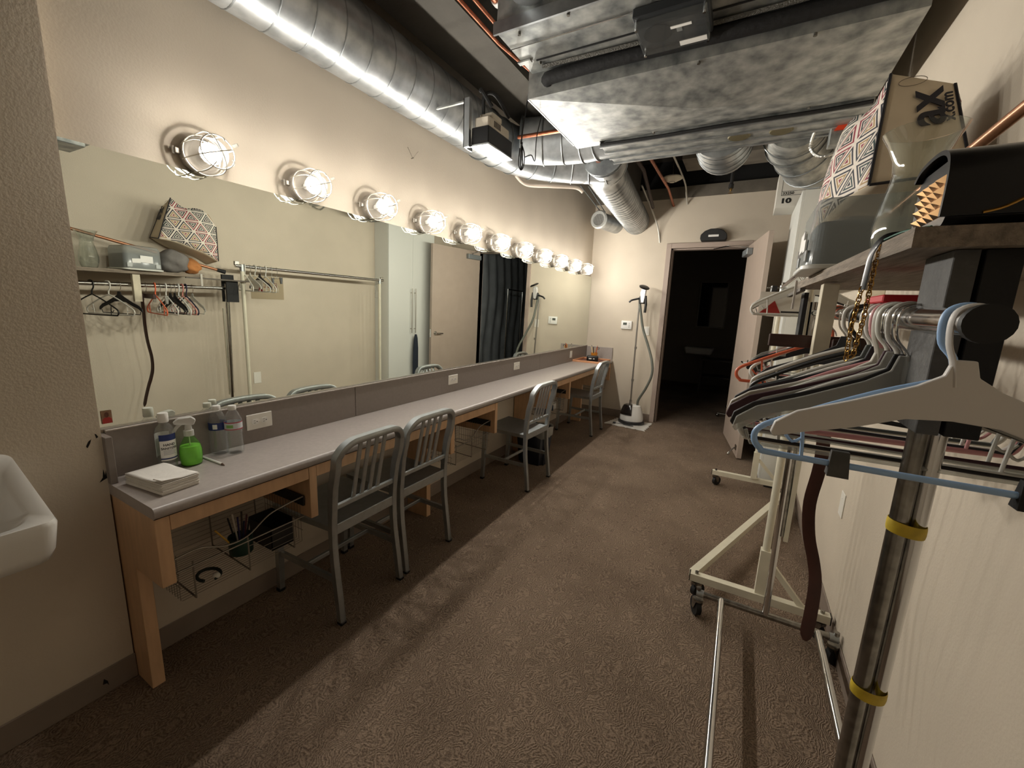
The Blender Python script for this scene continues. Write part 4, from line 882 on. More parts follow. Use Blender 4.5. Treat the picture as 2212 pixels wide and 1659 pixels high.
# --- cream Z rack
zr = thing('garment_rack', 'cream rolling garment rack with a Z shaped base', 'garment rack', (0.23, 3.0, 0))
def Z(x, y, z): return (x-0.23, y-3.0, z)
def bar(mb, p0, p1, w, h):
    p0, p1 = Vector(p0), Vector(p1); t = (p1-p0).normalized(); u = Vector((0, 0, 1)) if abs(t.z) < 0.9 else Vector((1, 0, 0)); s = t.cross(u).normalized()*w; u = s.cross(t).normalized()*h
    mb.hexa([p0-s-u, p0+s-u, p1+s-u, p1-s-u, p0-s+u, p0+s+u, p1+s+u, p1-s+u]); return mb
zb = 0.115
bar(MB(), Z(-0.085, 2.165, zb), Z(0.505, 2.165, zb), 0.019, 0.019).build('end_bar', CREAM, zr, 0)
bar(MB(), Z(-0.085, 3.835, zb), Z(0.505, 3.835, zb), 0.019, 0.019).build('end_bar', CREAM, zr, 0)
bar(MB(), Z(-0.075, 2.18, zb+0.001), Z(0.495, 3.82, zb+0.001), 0.019, 0.018).build('diagonal_bar', CREAM, zr, 0)
for y, s in ((2.165, 1), (3.835, -1)):
    bar(MB(), Z(0.225, y+s*0.012, zb+0.019), Z(0.225, y+s*0.012, 0.36), 0.021, 0.021).build('post_socket', CREAM, zr, 0)
    MB().cyl(Z(0.225, y+s*0.012, 0.345), Z(0.225, y+s*0.012, 1.66), 0.0165, 16).build('post', CREAM, zr)
    MB().cyl(Z(0.225, y+s*0.012, 1.64), Z(0.225, y+s*0.012, 1.70), 0.019, 16).build('post_sleeve', ALU, zr)
    bar(MB(), Z(0.245, y+s*0.02, 0.30), Z(0.40, y, zb+0.01), 0.010, 0.012).build('brace', CREAM, zr, 0)
    for x in (-0.055, 0.475):
        MB().cyl(Z(x, y, zb+0.018), Z(x, y, zb+0.032), 0.009, 8).build('bolt', STEELD, zr)
        wv, ff = MB(), MB(); caster(wv, ff, x-0.23, y-3.0, 0.038, 0.9 if x < 0 else 2.4)
        c = ff.build('caster', STEELD, zr, 40); wv.build('wheel', BLACKR, c, 40)
    for x in (-0.086, 0.506): MB().box(x-0.232, x-0.228, y-3.0-0.02, y-3.0+0.02, zb-0.02, zb+0.02).build('end_cap', BLACKP, zr)
MB().cyl(Z(0.225, 2.12, 1.685), Z(0.225, 3.88, 1.685), 0.0155, 16).build('hanging_rail', CHROME, zr)
for y in (2.135, 3.865): MB().box(-0.012, 0.010, y-3.0-0.02, y-3.0+0.02, 1.69, 1.725, 0.002).build('rail_clip', STEELD, zr)
# --- chrome rack
cr2 = thing('garment_rack', 'chrome rolling garment rack with taped posts under the shelf board', 'garment rack', (0.24, 1.35, 0))
def K(x, y, z): return (x-0.24, y-1.35, z)
YN, YFAR = 0.665, 2.02
cbz = 0.125
for y in (2.02, 0.30):
    MB().cyl(K(-0.02, y, cbz), K(0.50, y, cbz), 0.0145, 16).build('end_tube', STEELD, cr2)
    for x, e in ((-0.03, -1), (0.50, 1)):
        MB().cyl(K(x-e*0.02, y, cbz), K(x+e*0.012, y, cbz), 0.018, 14).build('end_sleeve', ALU, cr2)
        MB().cyl(K(x+e*0.003, y, cbz+0.01), K(x+e*0.003, y, cbz+0.030), 0.011, 10).build('bolt', STEELD, cr2)
        wv, ff = MB(), MB(); caster(wv, ff, x-0.24, y-1.35, 0.044, 2.0 if e < 0 else 0.7)
        c = ff.build('caster', STEELD, cr2, 40); wv.build('wheel', BLACKR, c, 40)
MB().cyl(K(0.066, 2.02, cbz), K(0.066, 0.30, cbz), 0.0145, 14).build('side_tube', CHROME, cr2); MB().cyl(K(0.44, 2.02, cbz), K(0.425, 0.30, cbz), 0.0145, 14).build('side_tube', CHROME, cr2)
MB().cyl(K(0.245, 2.02, cbz), K(0.235, 2.04, 1.52), 0.0135, 14).build('post', CHROME, cr2)
MB().cyl(K(0.252, 2.03, 0.52), K(0.238, 2.045, 1.52), 0.0165, 14).build('upper_post', STEELD, cr2)
MB().box(0.245-0.24+0.018, 0.262-0.24+0.018, 2.02-1.35-0.006, 2.02-1.35+0.006, 0.50, 1.30).build('cream_strip', CREAM, cr2)
MB().cyl(K(0.239, 0.788, 0.30), K(0.239, 0.788, 1.35), 0.0115, 16).build('post', STEELD, cr2)
MB().cyl(K(0.239, 0.788, 0.30), K(0.235, 0.30, cbz), 0.0115, 16).build('post_foot', STEELD, cr2)
MB().cyl(K(0.263, 0.80, 0.30), K(0.263, 0.80, 1.35), 0.0115, 16).build('post', CHROME, cr2)
MB().cyl(K(0.263, 0.80, 0.30), K(0.258, 0.30, cbz), 0.0115, 16).build('post_foot', CHROME, cr2)
for z in (1.148, 0.858):
    tpath = [K(0.251+0.0245*math.cos(q), 0.794+0.0195*math.sin(q)+0.006*math.cos(q), z-0.004*math.cos(q)) for q in [2*PI*i/24 for i in range(24)]]
    MB().tube(tpath, (0.0095, 0.0008), 6, closed=True, flat=(0, 0, 1)).build('yellow_tape', mat('yellow_tape', '#c9ad2e', 0.6, var=0.25, vscale=40), cr2, 60)
MB().cyl(K(0.208, 0.585, 1.453), K(0.245, 2.05, 1.478), 0.0165, 18).build('hanging_rail', CHROME, cr2)
MB().cyl(K(0.2075, 0.577, 1.4528), K(0.208, 0.588, 1.453), 0.0195, 20).build('rail_cap', mat('cap_black', '#0d0d0d', 0.6), cr2)
# timber support blocks fixed to the rack
GRYW = mat('lit_grey_timber', '#4b4a48', 0.7, var=0.35, vscale=18.0, bump=0.3, bscale=60)  # lit side of the black boards put into the grey; variation is wear
BLKW = mat('black_painted_timber', '#111010', 0.7, bump=0.2, bscale=60)
bk = MB(); bk.box(0.213-0.24, 0.236-0.24, 0.715-1.35, 0.810-1.35, 1.309, 1.541, 0.001); bk.build('support_block', GRYW, cr2)
bk = MB(); bk.box(0.241-0.24, 0.274-0.24, 0.717-1.35, 0.812-1.35, 1.309, 1.541, 0.001); bk.build('support_block', BLKW, cr2)
bk = MB(); bk.box(0.170-0.24, 0.205-0.24, 1.365-1.35, 1.410-1.35, 1.345, 1.545, 0.001); bk.build('support_block', mat('pale_timber', '#cfc5ae', 0.7, var=0.12, vscale=20), cr2)
bk = MB(); bk.box(0.195-0.24, 0.210-0.24, 2.02-1.35, 2.12-1.35, 1.36, 1.556, 0.001); bk.build('support_block', BLKW, cr2)
bk = MB(); bk.box(0.262-0.24, 0.280-0.24, 2.02-1.35, 2.12-1.35, 1.36, 1.60, 0.001); bk.build('support_block', BLKW, cr2)

# --- shelf board
sbm = mat('weathered_board', '#8c7f70', 0.75, var=0.35, vscale=8.0, stretch=(14, 1.2, 14), bump=0.5, bscale=40, detail=8.0)
SZ = 1.582
sbd = thing('shelf_board', 'rough plywood shelf board resting on the chrome rack', 'shelf', (0.3, 1.3, 1.556))
SH0, SH1 = 0.690, 1.830
def shz(y): return 1.5410 + 0.0132*(y-SH0)      # the rack leans a little: underside height of the board
b0, b1 = shz(SH0)-1.556, shz(SH1)-1.556
MB().hexa([(-0.134, SH0-1.3, b0), (0.205, SH0-1.3, b0), (0.205, SH1-1.3, b1), (-0.152, SH1-1.3, b1), (-0.134, SH0-1.3, b0+0.024), (0.205, SH0-1.3, b0+0.024), (0.205, SH1-1.3, b1+0.024), (-0.152, SH1-1.3, b1+0.024)]).build('board', sbm, sbd, 0)
MB().box(-0.150, -0.135, 0.40, 0.90, -0.012, 0.0).build('edge_batten', mat('batten_dark', '#5d554c', 0.7), sbd)
MB().box(-0.158, -0.152, 0.50, 0.515, -0.07, 0.03).build('hanging_tag', mat('tag_clear', '#b9b3a8', 0.3), sbd)
def ZS(y): return shz(y) + 0.0242

# ------------------------------------------------------------------ hangers
def hook_pts(R, neck):
    return [(0.021, 0, -0.014), (0.0225, 0, 0.0), (0.017, 0, R*0.85), (0, 0, R+0.003), (-0.016, 0, R*0.85), (-0.0215, 0, 0.0), (-0.018, 0, -0.028), (-0.004, 0, -0.048), (0, 0, neck)]
HM = {}
def hm(col, rough=0.4):
    return mat('hanger_' + col.strip('#'), col, rough)
def tubular(mt, hw=0.205, r=0.0048, R=0.0185, dz=0.0, notch=True):
    mb = MB(); mb.tube(spline(hook_pts(R, -0.075), 4), r*0.95, 8)
    body = [(0, 0, -0.075), (hw*0.35, 0, -0.105), (hw*0.8, 0, -0.155), (hw*0.97, 0, -0.178), (hw, 0, -0.198), (hw*0.95, 0, -0.214), (hw*0.85, 0, -0.218), (0, 0, -0.219)]
    full = body + [(-x, y, z) for x, y, z in body[-2:0:-1]]
    mb.tube(spline(full + [full[0]], 4)[:-1], r, 8, closed=True)
    if notch:
        for s in (-1, 1): mb.tube(spline([(s*hw*0.72, 0, -0.150), (s*hw*0.70, 0, -0.19), (s*hw*0.69, 0, -0.218)], 3), r*0.55, 6); mb.tube(spline([(s*hw*0.70, 0, -0.185), (s*hw*0.76, 0, -0.194), (s*hw*0.82, 0, -0.18)], 3), r*0.5, 6)
    return mb
def flat(hw=0.215, th=0.006, wide=0.030, bar=True):
    mb = MB()
    top = [(0.012, -0.052), (0.018, -0.075), (0.045, -0.093), (hw*0.55, -0.125), (hw*0.85, -0.150), (hw*0.98, -0.172), (hw, -0.19)]
    bot = [(hw*0.975, -0.197), (hw*0.8, -0.150-wide*0.75), (hw*0.5, -0.120-wide), (0.05, -0.098-wide), (0, -0.094-wide)]
    half = top + bot
    poly = half + [(-x, z) for x, z in half[-2::-1]]
    mb.prism(poly, -th/2, th/2, 'Y', 0.0012)
    if bar: mb.tube([(-hw*0.9, 0, -0.192), (-hw*0.86, 0, -0.214), (hw*0.86, 0, -0.214), (hw*0.9, 0, -0.192)], 0.003, 6)
    return mb
def hookm(r=0.0019, R=0.0175): return MB().tube(spline(hook_pts(R, -0.06), 4), r, 6)
RAIL = lambda y: (0.208 + (0.245-0.208)*(y-0.585)/1.465, 1.453 + 0.025*(y-0.585)/1.465)
RAILZ = lambda y: (0.225, 1.685)
def hang(kind, y, col, label, rail='B', rz=0.0, hw=None, group='hangers crowded on the chrome rack', flip=1, hookcol=None, ty=0.0, sc=1.0):
    x, z = (RAIL if rail == 'B' else RAILZ)(y)
    t = thing('clothes_hanger', label, 'hanger', (x, y, z), group=group, rot=(ty, 0, rz))
    t.scale = (sc, sc, sc)
    if kind == 'tube':
        tubular(None, hw or 0.205).build('hanger_frame', hm(col), t, 60)
    elif kind == 'flat':
        flat(hw or 0.215).build('hanger_body', hm(col, 0.6), t, 40)
        hookm().build('hook', hm(hookcol) if hookcol else CHROME, t, 60)
    elif kind == 'solid':     # wide moulded plastic with integral hook
        flat(hw or 0.225, 0.010, 0.045, False).build('hanger_body', hm(col, 0.45), t, 40)
        mb = MB(); mb.tube(spline([(0.022, 0, -0.014), (0.0235, 0, 0.0), (0.018, 0, 0.017), (0, 0, 0.0235), (-0.017, 0, 0.017), (-0.0225, 0, 0.0), (-0.020, 0, -0.03), (-0.012, 0, -0.055), (-0.006, 0, -0.09)], 4), (0.0065, 0.0035), 8, flat=(0, 1, 0)); mb.build('hook', hm(col, 0.45), t, 60)
    elif kind == 'wire':
        mb = tubular(None, hw or 0.20, 0.0017, 0.0175, notch=False); mb.build('hanger_frame', CHROME if col == 'chrome' else hm(col), t, 60)
    elif kind == 'clip':
        hookm(0.0019).build('hook', CHROME, t, 60)
        MB().tube([(-0.15, 0, -0.085), (0.15, 0, -0.085)], 0.003, 8).tube([(0, 0, -0.058), (0, 0, -0.085)], 0.003, 6).build('cross_bar', glassy('clear_hanger', '#eef0ee', rough=0.08, haze=0.35, hazecol='#cfcdc6'), t)
        for s in (-1, 1):
            MB().hexa([(s*0.12-0.013, -0.006, -0.135), (s*0.12+0.013, -0.006, -0.135), (s*0.12+0.013, 0.006, -0.135), (s*0.12-0.013, 0.006, -0.135), (s*0.12-0.011, -0.012, -0.075), (s*0.12+0.011, -0.012, -0.075), (s*0.12+0.011, 0.012, -0.075), (s*0.12-0.011, 0.012, -0.075)]).build('clip', MATS['clear_hanger'] if col == 'clear' else hm(col), t, 0)
    elif kind == 'clearflat':
        flat(hw or 0.205, 0.006, 0.026).build('hanger_body', glassy('clear_hanger', '#eef0ee', rough=0.08, haze=0.35, hazecol='#cfcdc6'), t, 40); hookm().build('hook', CHROME, t, 60)
    elif kind == 'wood':
        hookm(0.0019).build('hook', CHROME, t, 60)
        MB().box(-0.16, 0.12, -0.010, 0.010, -0.098, -0.062, 0.002).build('clamp_bar', mat('dark_walnut', '#3a1d14', 0.35, var=0.2, vscale=15, stretch=(1, 8, 8)), t)
    return t
H_ = [
 ('solid', 0.612, '#d9d5d0', 'wide grey-white moulded hanger at the rail end by the black cap', 0.06, 0.215),
 ('tube', 0.632, '#a3c6f0', 'pale blue plastic tube hanger at the rail end', 0.0, 0.215),
 ('clearflat', 0.79, 'clear', 'clear plastic hanger next to the wide grey-white hanger', 0.05, 0.21),
 ('flat', 0.83, '#1a1718', 'black slim hanger with ribbed shoulders just past the clear one', 0.0, 0.215),
 ('tube', 0.86, '#dcdad2', 'white tube hanger with thick hook past the grey timber block', 0.06, 0.20),
 ('clearflat', 0.895, 'clear', 'clear plastic hanger between two white tube hangers', -0.03, 0.20),
 ('flat', 0.92, '#3a1420', 'burgundy velvet hanger on the chrome rack', 0.03, 0.225),
 ('tube', 0.95, '#d9d9cf', 'white tube hanger beside the burgundy velvet one', -0.06, 0.20),
 ('solid', 0.99, '#bdb7ac', 'wide beige moulded hanger behind the burgundy one', 0.04, 0.225),
 ('tube', 1.03, '#d79a9c', 'pink tube hanger on the chrome rack', 0.1, 0.20),
 ('flat', 1.06, '#23242a', 'charcoal velvet hanger with stitched shoulders beside the pink one', -0.02, 0.22),
 ('tube', 1.085, '#e0ddd5', 'white tube hanger between charcoal and grey ones', 0.0, 0.20),
 ('flat', 1.12, '#4e5250', 'slate grey hanger with notched shoulders', 0.05, 0.215),
 ('tube', 1.15, '#d5d2c8', 'off-white tube hanger just before the thick black one', 0.03, 0.205),
 ('tube', 1.145, '#151413', 'thick black tube hanger turned askew in the middle of the chrome rack', -0.38, 0.20),
 ('flat', 1.295, '#1b191a', 'slim black hanger beside the pale timber block', -0.36, 0.19),
 ('tube', 1.235, '#cfcac0', 'off-white tube hanger turned askew by the pale timber block', -0.38, 0.20),
 ('wood', 1.455, 'walnut', 'trouser hanger with a dark walnut clamp bar', 0.04, 0.15),
 ('tube', 1.515, '#e8724e', 'bright orange tube hanger sticking out of the row', 0.10, 0.235),
 ('clip', 1.545, 'clear', 'clear clip hanger beside the orange one', 0.05, 0.15),
 ('tube', 1.585, '#e2e0d8', 'white tube hanger after the clear clip hanger', 0.04, 0.195),
 ('flat', 1.615, '#17171a', 'black velvet hanger after the clear clip hanger', -0.04, 0.21),
 ('flat', 1.645, '#1c1a1d', 'black velvet hanger near the black timber end plate', 0.02, 0.205),
 ('tube', 1.672, '#dcdcd8', 'white tube hanger near the black timber end plate', 0.03, 0.195),
 ('tube', 1.70, '#d08a80', 'dusty pink tube hanger near the black timber end plate', -0.03, 0.195),
 ('tube', 1.725, '#20203c', 'navy tube hanger near the black timber end plate', 0.02, 0.195),
 ('clearflat', 1.77, 'clear', 'clear plastic hanger, last before the black timber end plate', 0.0, 0.2),
]
for i, (k, y, c, lb, rz, hw) in enumerate(H_):
    if 0.78 < y < 1.2 and rz > -0.3: y = 0.79 + (y-0.79)*0.66
    hang(k, y, c, lb, 'B', rz, hw, sc=(0.76, 0.83)[i] if i < 2 else 1.0)
for k, y, c, lb, rz, hw in [('tube', 2.20, '#d9d7ce', 'white tube hanger at the end of the cream rack', 0.22, 0.21), ('flat', 2.245, '#cfccc2', 'pale flat hanger on the cream rack next to the white tube one', 0.10, 0.21), ('tube', 2.29, '#d3d1c8', 'thin off-white hanger turned outward on the cream rack', -0.1, 0.205), ('flat', 2.335, '#2a2526', 'black flat hanger among the white ones on the cream rack', 0.06, 0.205), ('tube', 2.39, '#dedcd4', 'white hanger behind the black one on the cream rack', 0.12, 0.205), ('wire', 2.45, '#c9c7bf', 'thin white wire hanger on the cream rack', 0.3, 0.20), ('clip', 2.50, '#27272a', 'clip hanger with dark clips on the cream rack', 0.25, 0.15), ('wire', 3.78, 'chrome', 'lone wire hanger at the far end of the cream rack', 0.9, 0.15)]:
    hang(k, y, c, lb, 'C', rz, hw, 'hangers on the cream rack')
pc_ = thing('price_card', 'white printed card with red corner hung inside the cream rack hangers', 'card', (0.16, 2.27, 1.52), 0.1)
MB().box(-0.11, 0.10, 0, 0.001, -0.05, 0.05).build('card', mat('card_white', '#d9d3c8', 0.6), pc_, 0); MB().prism([(-0.11, -0.05), (-0.02, -0.05), (-0.05, 0.01)], -0.0012, -0.0002, 'Y').build('red_corner', mat('card_red', '#a02a22'), pc_, 0)
MB().box(-0.02, 0.09, -0.0012, 0, -0.043, -0.036).build('print_bar', BLK, pc_, 0)
tp = MB().box(-0.025, 0.05, -0.055, 0.055, 0.017, 0.030, 0.002).build('red_sleeve', mat('red_foam', '#c21f2a', 0.6), loc=(RAIL(1.0)[0]+0.01, 1.0, RAIL(1.0)[1]+0.008)); tag(tp, 'bright red sleeve lying over the hanger hooks on the chrome rail', 'sleeve')
# binder clips on the blue hanger
for i, (x, m_, lb) in enumerate(((0.125, GRYW, 'grey spring clip on the bottom bar of the blue hanger'), (0.29, BLKW, 'black spring clip on the bottom bar of the blue hanger'))):
    c = MB().hexa([(-0.011, -0.009, -0.014), (0.011, -0.009, -0.014), (0.011, 0.009, -0.014), (-0.011, 0.009, -0.014), (-0.009, -0.004, 0.018), (0.009, -0.004, 0.018), (0.009, 0.004, 0.018), (-0.009, 0.004, 0.018)]).build('spring_clip', m_, loc=(x, 0.632, 1.4535-0.219*0.83))
    tag(c, lb, 'clip')
# belt
bl = thing('leather_belt', 'dark brown leather belt hanging from the walnut trouser hanger', 'belt', (0.238, 1.43, 1.37))
pts = spline([(0, 0, 0.0), (-0.004, 0, -0.10), (0.0, 0, -0.22), (0.006, 0.008, -0.34), (0.0, 0.02, -0.46), (0.012, 0.022, -0.56), (0.034, 0.012, -0.64), (0.044, -0.004, -0.70), (0.042, -0.03, -0.79), (0.036, -0.05, -0.865)], 5)
MB().tube(pts, [(0.0021, 0.0165)]*(len(pts)-2) + [(0.002, 0.012), (0.0015, 0.005)], 8, flat=(0.35, 1, 0)).build('strap', mat('brown_leather', '#3b2018', 0.4, var=0.15, vscale=20), bl, 60)
for z in (-0.74, -0.77, -0.80, -0.83): MB().cyl((0.042, -0.012+(z+0.74)*0.3, z), (0.042, -0.016+(z+0.74)*0.3, z), 0.002, 6).build('punched_hole', SLOT, bl)
MB().box(-0.02, 0.02, -0.008, 0.008, -0.02, 0.03, 0.003).build('loop_knot', mat('brown_leather', '#3b2018'), bl)

# ------------------------------------------------------------------ things on the shelf board
pu = thing('shoulder_bag', 'black patent shoulder bag with gold quilted end', 'handbag', (0.189, 0.697, ZS(0.82)))
pu.scale = (0.9, 0.9, 0.9)
PAT = mat('patent_black', '#08080a', 0.3, spec=0.3, coat=0.15)
def rr2(x0, x1, z0, z1, r, n=4):
    out = []
    for cx, cz, a0 in ((x1-r, z1-r, 0), (x0+r, z1-r, PI/2), (x0+r, z0+r, PI), (x1-r, z0+r, 1.5*PI)):
        for i in range(n+1): a = a0+PI/2*i/n; out.append((cx+r*math.cos(a), cz+r*math.sin(a)))
    return out
MB().prism(rr2(0.0, 0.135, 0.0, 0.088, 0.020, 6), 0.004, 0.225, 'X').build('bag_body', PAT, pu, 40)
fo_ = [(p.x, p.z) for p in spline([(-0.007, 0, 0.010), (-0.009, 0, 0.04), (-0.007, 0, 0.068), (0.004, 0, 0.090), (0.028, 0, 0.101), (0.065, 0, 0.104), (0.11, 0, 0.100), (0.134, 0, 0.087)], 4)]
fi_ = [(p.x, p.z) for p in spline([(0.128, 0, 0.083), (0.108, 0, 0.094), (0.065, 0, 0.098), (0.030, 0, 0.095), (0.009, 0, 0.085), (-0.001, 0, 0.066), (-0.003, 0, 0.04), (-0.001, 0, 0.010)], 4)]
MB().prism(fo_ + fi_, -0.004, 0.228, 'X').build('flap', PAT, pu, 50)
gq = MB(); GX, GZ = 4, 4
for i in range(GX):
    for k in range(GZ):
        y0, y1 = 0.020+0.094*i/GX, 0.020+0.094*(i+1)/GX; z0, z1 = 0.014+0.056*k/GZ, 0.014+0.056*(k+1)/GZ
        gq._add([(0.004, y0, z0), (0.004, y1, z0), (0.004, y1, z1), (0.004, y0, z1), (-0.006, (y0+y1)/2, (z0+z1)/2)], [(0, 1, 4), (1, 2, 4), (2, 3, 4), (3, 0, 4)])
gq.build('quilted_end', mat('gold_foil', '#a88660', 0.28, 1.0), pu, 0)
gd = mat('gold_metal', '#b98f4a', 0.25, 1.0)
bu = MB(); bu.tube([(0.11+0.016*math.cos(a), -0.0085, 0.055+0.012*math.sin(a)) for a in [2*PI*i/16 for i in range(16)]], 0.003, 6, closed=True); bu.tube(spline([(0.096, -0.0085, 0.05), (0.08, -0.009, 0.035), (0.055, -0.009, 0.018), (0.035, -0.009, 0.012)], 4), 0.002, 6); bu.sphere((0.11, -0.009, 0.055), 0.008, 6)
bu.build('clasp', gd, pu)
# strap: leather over the shelf edge, chain hanging in a loop
MB().tube(spline([(0.01, 0.10, 0.006), (-0.005, 0.125, 0.008), (-0.026, 0.14, 0.006), (-0.036, 0.15, -0.012), (-0.038, 0.153, -0.045), (-0.039, 0.155, -0.075)], 5), (0.0015, 0.007), 8, flat=(1, 0.4, 0)).build('strap_leather', PAT, pu, 60)
lk = MB()
def chain(p):
    P = [Vector(q) for q in p]; d = 0; step = 0.0085; acc = []
    for a, b in zip(P, P[1:]):
        L = (b-a).length; t = (b-a).normalized()
        while d < L: acc.append((a+t*d, t)); d += step
        d -= L
    for i, (c, t) in enumerate(acc):
        u = t.orthogonal().normalized(); v = t.cross(u); s = u if i % 2 else v
        lk.tube([c + t*0.0066*math.cos(a) + s*0.0038*math.sin(a) for a in [2*PI*k/8 for k in range(8)]], 0.0012, 4, closed=True)
chain([(-0.040, 0.156, -0.075), (-0.044, 0.158, -0.14), (-0.043, 0.16, -0.195), (-0.034, 0.158, -0.19), (-0.030, 0.152, -0.12), (-0.030, 0.146, -0.03), (-0.026, 0.141, 0.004), (-0.005, 0.138, 0.006)])
lk.build('strap_chain', gd, pu)
MB().tube(spline([(-0.026, 0.136, 0.004), (-0.015, 0.09, 0.008), (0.0, 0.03, 0.004)], 5), 0.0016, 6).build('green_cord', mat('green_cord', '#2f6b5a', 0.5), pu)
vs_ = thing('glass_vase', 'clear hurricane glass vase on the shelf board', 'vase', (0.265, 1.165, ZS(1.12)))
VG = glassy('vase_glass', '#fbfdfb', rough=0.02, ior=1.95, haze=0.04, hazecol='#c9cec6')
pr = [(0.040, 0.002), (0.046, 0.012), (0.054, 0.05), (0.055, 0.075), (0.049, 0.115), (0.040, 0.155), (0.037, 0.178), (0.041, 0.205), (0.053, 0.235), (0.064, 0.255)]
MB().lathe([(0.0, 0.001)] + pr + [(r-0.0025, z) for r, z in pr[::-1]] + [(0.0, 0.006)], 36, capb=False, capt=False).build('vase_body', VG, vs_, 60)
# storage tub, upside down on its lid
bn = thing('storage_tub', 'clear plastic storage tub upside down on its lid', 'tub', (0.27, 1.425, ZS(1.54)))
TUB = glassy('tub_plastic', '#e9ebe9', rough=0.12, ior=1.45, haze=0.34, hazecol='#c3c6c2')
def tubloop(w, d, z, r): return [(x, y, z) for x, y, _ in rrect(-w, w, -d, d, r, 0)]
mb = MB(); L = [tubloop(0.150, 0.115, 0.012, 0.03), tubloop(0.148, 0.113, 0.150, 0.03), tubloop(0.140, 0.105, 0.172, 0.03), tubloop(0.11, 0.08, 0.178, 0.03)]
rgs = [[mb.bm.verts.new(p) for p in l] for l in L]
for A, B in zip(rgs, rgs[1:]):
    for k in range(len(A)): mb.bm.faces.new((A[k], A[(k+1) % len(A)], B[(k+1) % len(A)], B[k]))
mb.bm.faces.new(rgs[-1]); to = mb.build('tub_body', TUB, bn, 50)
mb = MB(); mb.prism([(x, y) for x, y, _ in rrect(-0.160, 0.160, -0.125, 0.125, 0.035, 0)], 0.0, 0.012, 'Z', 0.002).build('lid', mat('lid_frost', '#cdccc4', 0.35), bn)
MB().prism([(x*0.93, y*0.93) for x, y, _ in rrect(-0.150, 0.150, -0.115, 0.115, 0.03, 0)], 0.014, 0.118, 'Z', 0.01).build('folded_contents', mat('grey_cloth', '#6f767c', 0.9, var=0.2, vscale=12), bn)
MB().prism([(-0.07, 0.05), (-0.02, 0.052), (-0.02, 0.058), (0.055, 0.055), (0.055, 0.105), (-0.02, 0.108), (-0.02, 0.085), (-0.07, 0.08)], -0.1555, -0.1515, 'X').build('paper_label', LBLW, bn, 0)
for s in (-1, 1): MB().box(-0.155, -0.149, s*0.085-0.015, s*0.085+0.015, 0.02, 0.05, 0.002).build('latch', mat('latch_clear', '#b9bcbb', 0.2), bn)
# cloth bundle
cbn = thing('cloth_bundle', 'grey and orange cloth bundle behind the storage tub', 'bag', (0.25, 1.68, ZS(1.8)))
def lump(mb, c, r, sc, seed, amp=0.12):
    random.seed(seed); b = bmesh.new(); bmesh.ops.create_icosphere(b, subdivisions=3, radius=1.0); ph = [random.uniform(0, 6.3) for _ in range(6)]
    for v in b.verts:
        n = v.co.normalized(); k = 1 + amp*(math.sin(3*n.x+ph[0])*math.sin(4*n.y+ph[1]) + 0.6*math.sin(7*n.z+5*n.y+ph[2]) + 0.4*math.sin(9*n.x-6*n.z+ph[3]))
        v.co = Vector((n.x*r*sc[0]*k, n.y*r*sc[1]*k, max(n.z*r*sc[2]*k, -c[2]+0.002))) + Vector(c)
    mb.merge(b); return mb
lump(MB(), (0, -0.015, 0.085), 0.1, (1.1, 1.0, 0.92), 3).build('grey_cloth', mat('grey_canvas', '#7f7a76', 0.85, var=0.15, vscale=8, bump=0.3, bscale=30), cbn, 60)
lump(MB(), (0.0, 0.10, 0.062), 0.075, (1.15, 0.85, 0.85), 5).build('orange_cloth', mat('orange_canvas', '#b97a45', 0.85, var=0.15, vscale=8, bump=0.3, bscale=30), cbn, 60)
random.seed(11)
